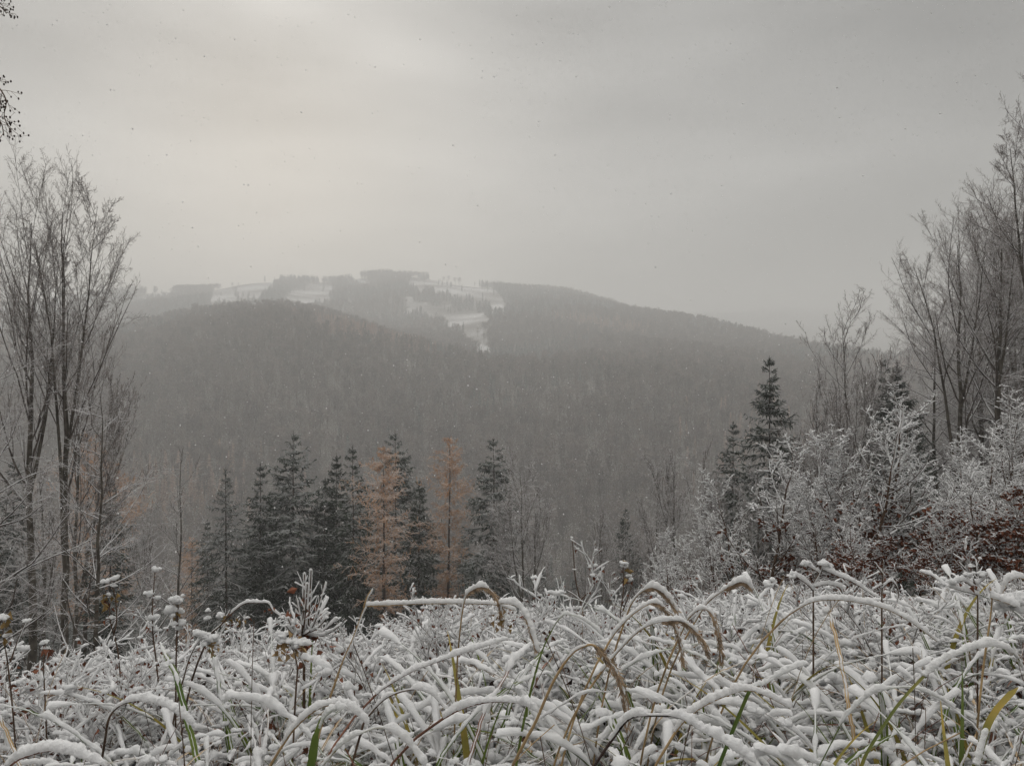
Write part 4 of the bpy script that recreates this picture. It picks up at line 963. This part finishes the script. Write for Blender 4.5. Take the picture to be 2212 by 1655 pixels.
plant('bramble', 'bramble bowed into a snowy hoop in front of the see-through spruce', 'bramble',
      [([(440, 1400), (455, 1370), (475, 1352), (500, 1325), (530, 1303), (560, 1302), (580, 1303), (590, 1318), (605, 1330)], 3.2, 3.1)], 234, w=.004, mt='stem', snow=(0.0080, 0.0072), gap=.15,
      caps=[(450, 1318, 3.2, .014), (476, 1330, 3.2, .022), (448, 1335, 3.2, .018), (609, 1333, 3.1, .012)], leafs=[(490, 1345, 3.2, .035, 'goldleaf', 7), (585, 1310, 3.1, .03, 'brownleaf', 4), (520, 1340, 3.2, .035, 'goldleaf', 5)])
plant('weed', 'snow-heaped weed bunch with yellowed fluff under its cap, beside the hoop', 'weed',
      [([(395, 1470), (410, 1420), (430, 1385), (450, 1372)], 2.9, 2.9)], 235, GW, w=.003, mt='stem', snow=(0.0064, 0.0064),
      caps=[(442, 1372, 2.9, .030), (456, 1378, 2.9, .032), (465, 1388, 2.9, .026), (448, 1388, 2.9, .024)], leafs=[(460, 1392, 2.9, .035, 'straw', 14)])
plant('weed', 'pair of fluffy straw-coloured heads under rounded snow hoods beside the leafy sapling', 'weed',
      [([(640, 1480), (642, 1440), (632, 1400), (618, 1385)], 2.5, 2.5)], 236, GW, w=.003, mt='stem', snow=(0.0048, 0.0048),
      caps=[(607, 1375, 2.5, .026), (616, 1384, 2.5, .024), (648, 1388, 2.5, .026), (638, 1396, 2.5, .02)], leafs=[(610, 1395, 2.5, .04, 'straw', 18), (650, 1402, 2.5, .035, 'straw', 14)])
plant('weed', 'leaning weed with one brown leaf tuft near the bottom of the thick trunk', 'weed',
      [([(96, 1480), (94, 1440), (97, 1410), (99, 1392)], 3.2, 3.2)], 237, GW, w=.003, mt='stem', snow=(0.0048, 0.0048),
      caps=[(99, 1387, 3.2, .02), (98, 1400, 3.2, .015)], leafs=[(97, 1402, 3.2, .05, 'brownleaf', 8)])
plant('weed', 'weed at the picture edge with a curled golden leaf under its cap', 'weed',
      [([(20, 1460), (15, 1420), (8, 1380), (6, 1340)], 3.0, 3.0), ([(22, 1430), (40, 1380), (55, 1345)], 3.0, 3.0)], 238, GW, w=.003, mt='stem', snow=(0.0056, 0.0056),
      caps=[(8, 1332, 3.0, .024), (56, 1340, 3.0, .016), (52, 1402, 3.0, .026), (14, 1371, 3.0, .02)], leafs=[(8, 1342, 3.0, .05, 'goldleaf', 6), (5, 1372, 3.0, .045, 'goldleaf', 4)])
plant('weed', 'upright weed with one yellow leaf at its tip and red leaves beneath', 'weed',
      [([(1338, 1345), (1342, 1310), (1347, 1270), (1347, 1225)], 3.6, 3.6), ([(1345, 1320), (1362, 1275), (1360, 1258)], 3.6, 3.6)], 239, GW, w=.003, mt='stem', snow=(0.0048, 0.0048), gap=.4,
      caps=[(1348, 1216, 3.6, .02), (1350, 1224, 3.6, .018), (1357, 1243, 3.6, .018), (1361, 1252, 3.6, .02), (1347, 1265, 3.6, .016)], leafs=[(1347, 1231, 3.6, .06, 'goldleaf', 4), (1354, 1246, 3.6, .05, 'brownleaf', 5), (1362, 1256, 3.6, .04, 'brownleaf', 3)])
plant('bare_shoot', 'lone bare shoot with side twigs rising above the weeds before the valley', 'shoot',
      [([(1262, 1340), (1254, 1300), (1243, 1250), (1239, 1200), (1236, 1163)], 4.2, 4.2), ([(1258, 1300), (1240, 1285), (1222, 1274)], 4.2, 4.2), ([(1255, 1295), (1275, 1275), (1285, 1262)], 4.2, 4.2)], 240, w=.004, mt='stem', snow=(0.0056, 0.0048), gap=.45, caps=[(1236, 1161, 4.2, .010), (1240, 1229, 4.2, .012)])
plant('snowy_sprig', 'stiff sprig with spread arms loaded with thick snow before the tallest young beech', 'weed',
      [([(1757, 1330), (1757, 1290), (1757, 1262), (1768, 1240), (1775, 1222)], 2.6, 2.6), ([(1757, 1275), (1735, 1255), (1712, 1243), (1708, 1252)], 2.6, 2.6), ([(1757, 1268), (1785, 1262), (1812, 1268), (1820, 1282)], 2.6, 2.6), ([(1770, 1238), (1750, 1225), (1735, 1220)], 2.6, 2.6), ([(1775, 1228), (1800, 1240), (1840, 1256), (1870, 1275), (1890, 1288)], 2.6, 2.55)],
      241, w=.003, mt='stem', snow=(0.0096, 0.0104), gap=0, caps=[(1776, 1218, 2.6, .022), (1737, 1220, 2.6, .018), (1790, 1222, 2.6, .018), (1708, 1245, 2.6, .016)])
plant('snowy_sprig', 'upright frosted sprig with short twigs next to the spread-armed sprig', 'weed',
      [([(1905, 1345), (1905, 1290), (1907, 1250), (1908, 1212)], 2.7, 2.7), ([(1905, 1270), (1925, 1255), (1940, 1275), (1938, 1300)], 2.7, 2.7), ([(1906, 1262), (1888, 1272)], 2.7, 2.7), ([(1907, 1240), (1896, 1225), (1890, 1216)], 2.7, 2.7)], 242, w=.003, mt='stem', snow=(0.0080, 0.0072), gap=0)
plant('snowy_sprig', 'bushy snow-heaped sprig rising by the leafy beeches at the picture edge', 'weed',
      [([(2112, 1345), (2112, 1300), (2110, 1270), (2102, 1250)], 2.6, 2.6), ([(2112, 1275), (2080, 1255), (2055, 1262)], 2.6, 2.6), ([(2110, 1262), (2130, 1245), (2122, 1238)], 2.6, 2.6), ([(2112, 1285), (2075, 1275), (2050, 1268)], 2.6, 2.6)], 243, w=.003, mt='stem', snow=(0.0096, 0.0112), gap=0,
      caps=[(2098, 1222, 2.6, .012), (2092, 1241, 2.6, .02), (2120, 1240, 2.6, .02), (2060, 1255, 2.6, .02)], leafs=[(2096, 1262, 2.6, .04, 'brownleaf', 4)])
plant('weed', 'leaning white plume of snow nearest the picture edge above the grass', 'weed',
      [([(2130, 1400), (2140, 1330), (2143, 1285), (2138, 1268)], 2.3, 2.3), ([(2140, 1290), (2170, 1300), (2195, 1310)], 2.3, 2.25), ([(2163, 1285), (2175, 1258), (2195, 1248), (2212, 1250)], 2.4, 2.4)], 244, mt='straw', w=.003, snow=(0.0120, 0.0128), gap=0,
      caps=[(2175, 1300, 2.3, .032), (2195, 1295, 2.3, .036), (2205, 1315, 2.3, .03), (2160, 1315, 2.3, .026)])
# small sapling in front of the spruces
def star_sapling():
    rng = np.random.default_rng(250); d = 3.0
    tips = [(658, 1240), (672, 1232), (702, 1258), (707, 1292), (712, 1326), (729, 1336), (733, 1352), (690, 1318), (624, 1302), (622, 1336), (618, 1352), (640, 1290), (664, 1262), (726, 1372), (624, 1380)]
    base = place(656, 1420, d); base[2] = float(ground(base[0], d))
    hub = place(657, 1362, d)
    o = thing('sapling', 'small star-shaped sapling with a knot of red leaves in front of the spruces', 'sapling', tuple(base))
    q = np.stack([base + (hub-base)*t for t in np.linspace(0, 1, 8)])
    part('stem', MB().add(*tubes(q[None], np.linspace(.007, .005, 8)[None], 6)).mesh('stem', M['stem'], True, base), o)
    for i, (px, py) in enumerate(tips):
        tip = place(px, py, d + rng.uniform(-.25, .25)); s = hub + rng.normal(0, .012, 3)
        t = np.linspace(0, 1, 30)[:, None]; c = s + (tip-s)*t + np.array([0, 0, -.025])*np.sin(t*pi)
        b = part('branch', MB().add(*tubes(c[None], np.linspace(.0035, .0018, 30)[None], 4)).mesh('branch', M['stem'], True, base), o)
        ms = MB().add(*snow_tubes(c[None], np.full((1, 30), .0075), rng, 8, .14, .4, .1, cover=.35))
        P2, R2 = grow(rng, c[None], np.full((1, 30), .002), 5, .35, .95, .22, .3, rad(38), .2, .1, .05, 6, rr=.9, rmin=.0015)
        ms.add(*snow_tubes(P2, np.full(5, .006), rng, 6, .14, .3, 0)); sn = part('snow', ms.mesh('snow', M['snow'], True, base), o, 'stuff')
    C = hub + rng.normal(0, 1, (46, 3))*[.035, .035, .05]; v, t = leaves(C, rng.normal(0, .5, C.shape)+[0, 0, -.7], rng.uniform(.03, .055, 46), rng, .65, .2)
    part('leaves', MB().add(v, None, t).mesh('leaves', M['brownleaf'], False, base), o, 'stuff')
star_sapling()

# overhanging twigs of a tree standing just outside
def edge_tree():
    rng = np.random.default_rng(260); d = 7.0
    x = (-260-1106)/F*d; zb = float(ground(x, d)); base = np.array([x, d, zb])
    o = thing('bare_tree', 'near tree outside the picture edge, its drooping twigs with small cones reaching in', 'bare tree', tuple(base))
    t = np.linspace(0, 1, 12); tr = np.stack([x+.3*np.sin(t*2), d+0*t, zb+t*(8.3)], -1)
    part('trunk', MB().add(*tubes(tr[None], np.linspace(.10, .03, 12)[None], 8)).mesh('trunk', M['bark'], True, base), o)
    tw = MB(); cn = MB()
    for pts, sub in (([(-250, 150), (-150, 120), (-60, 150), (-10, 185), (5, 200), (14, 222), (9, 245), (12, 262), (20, 275)], 7), ([(-250, 150), (-130, 170), (-40, 215), (0, 262), (8, 290)], 7), ([(-245, 0), (-120, -40), (-40, -10), (0, 15), (14, 30)], 8)):
        c = ppath(pts, d, d, 40); tw.add(*tubes(c[None], np.linspace(.014, .004, 40)[None], 5))
        P2, R2 = grow(rng, c[None], np.full((1, 40), .003), 16, .55, 1.0, .10, .2, rad(60), .3, -.05, .12, 6, rr=1, rmin=.002)
        P3, R3 = grow(rng, P2, R2, 4, .2, 1.0, .5, .2, rad(50), .3, -.05, .12, 4, rr=1, rmin=.0018)
        tw.add(*tubes(P2, R2, 3)); tw.add(*tubes(P3, R3, 3))
        C = P3[:, -1]; v, q, tt = blobs(C, np.full(len(C), .011), rng, 5, 6, .1, 1.0, .7); cn.add(v, q, tt)
    part('branches', tw.mesh('branches', M['stem'], True, base), o, 'stuff'); part('cones', cn.mesh('cones', M['dark'], True, base), o, 'stuff')
edge_tree()

# falling snow
def flakes():
    rng = np.random.default_rng(300); n = 9000
    y = 4.5 + 26*rng.uniform(0, 1, n)**.7; x = rng.uniform(-.7, .7, n)*y; z = CAMZ + rng.uniform(-.36, .5, n)*y
    C = np.stack([x, y, z], -1); r = rng.uniform(.0026, .0062, n)*(1+.035*y)
    S = np.array([[1, 0, 0], [-1, 0, 0], [0, 1, 0], [0, -1, 0], [0, 0, 1], [0, 0, -1.0]])
    T = np.array([[0, 2, 4], [2, 1, 4], [1, 3, 4], [3, 0, 4], [2, 0, 5], [1, 2, 5], [3, 1, 5], [0, 3, 5]])
    V = C[:, None] + S[None]*rng.uniform(.4, 1.5, (n, 6, 1))*r[:, None, None]
    setting('falling_snowflakes', MB().add(V, None, (T[None]+np.arange(n)[:, None, None]*6).reshape(-1, 3)).mesh('flakes', M['snow'], False), 'sparse snowflakes falling through the air', 'stuff')
flakes()

# ------------------------------------------------------------------ air
def haze():
    mb = MB(); x, y0, y1, z0, z1 = 8400, -70, 6450, -125, 352
    V = [(-x, y0, z0), (x, y0, z0), (x, y1, z0), (-x, y1, z0), (-x, y0, z1), (x, y0, z1), (x, y1, z1), (-x, y1, z1)]
    Q = [(0, 3, 2, 1), (4, 5, 6, 7), (0, 1, 5, 4), (1, 2, 6, 5), (2, 3, 7, 6), (3, 0, 4, 7)]
    m = D.materials.new('haze'); m.use_nodes = True; N = m.node_tree.nodes; L = m.node_tree.links; N.clear()
    out = N.new('ShaderNodeOutputMaterial'); v = N.new('ShaderNodeVolumePrincipled')
    v.inputs['Color'].default_value = (0.84, 0.845, 0.845, 1); v.inputs['Density'].default_value = HAZE_DENSITY; v.inputs['Anisotropy'].default_value = 0.25
    L.new(v.outputs[0], out.inputs['Volume'])
    setting('haze', mb.add(V, Q).mesh('haze', m, False), 'thin winter mist filling the valley', 'stuff')
haze()
zs = [float(ground(np.array([a]), np.array([b]))[0]) for a in (-3000, -500, 0, 500, 3000) for b in (0, 5, 12, 30, 70, 345, 1000, 2200, 3900)]
print('ground z range', min(zs), max(zs), 'tris', sum(len(m.polygons)*2 for m in D.meshes))
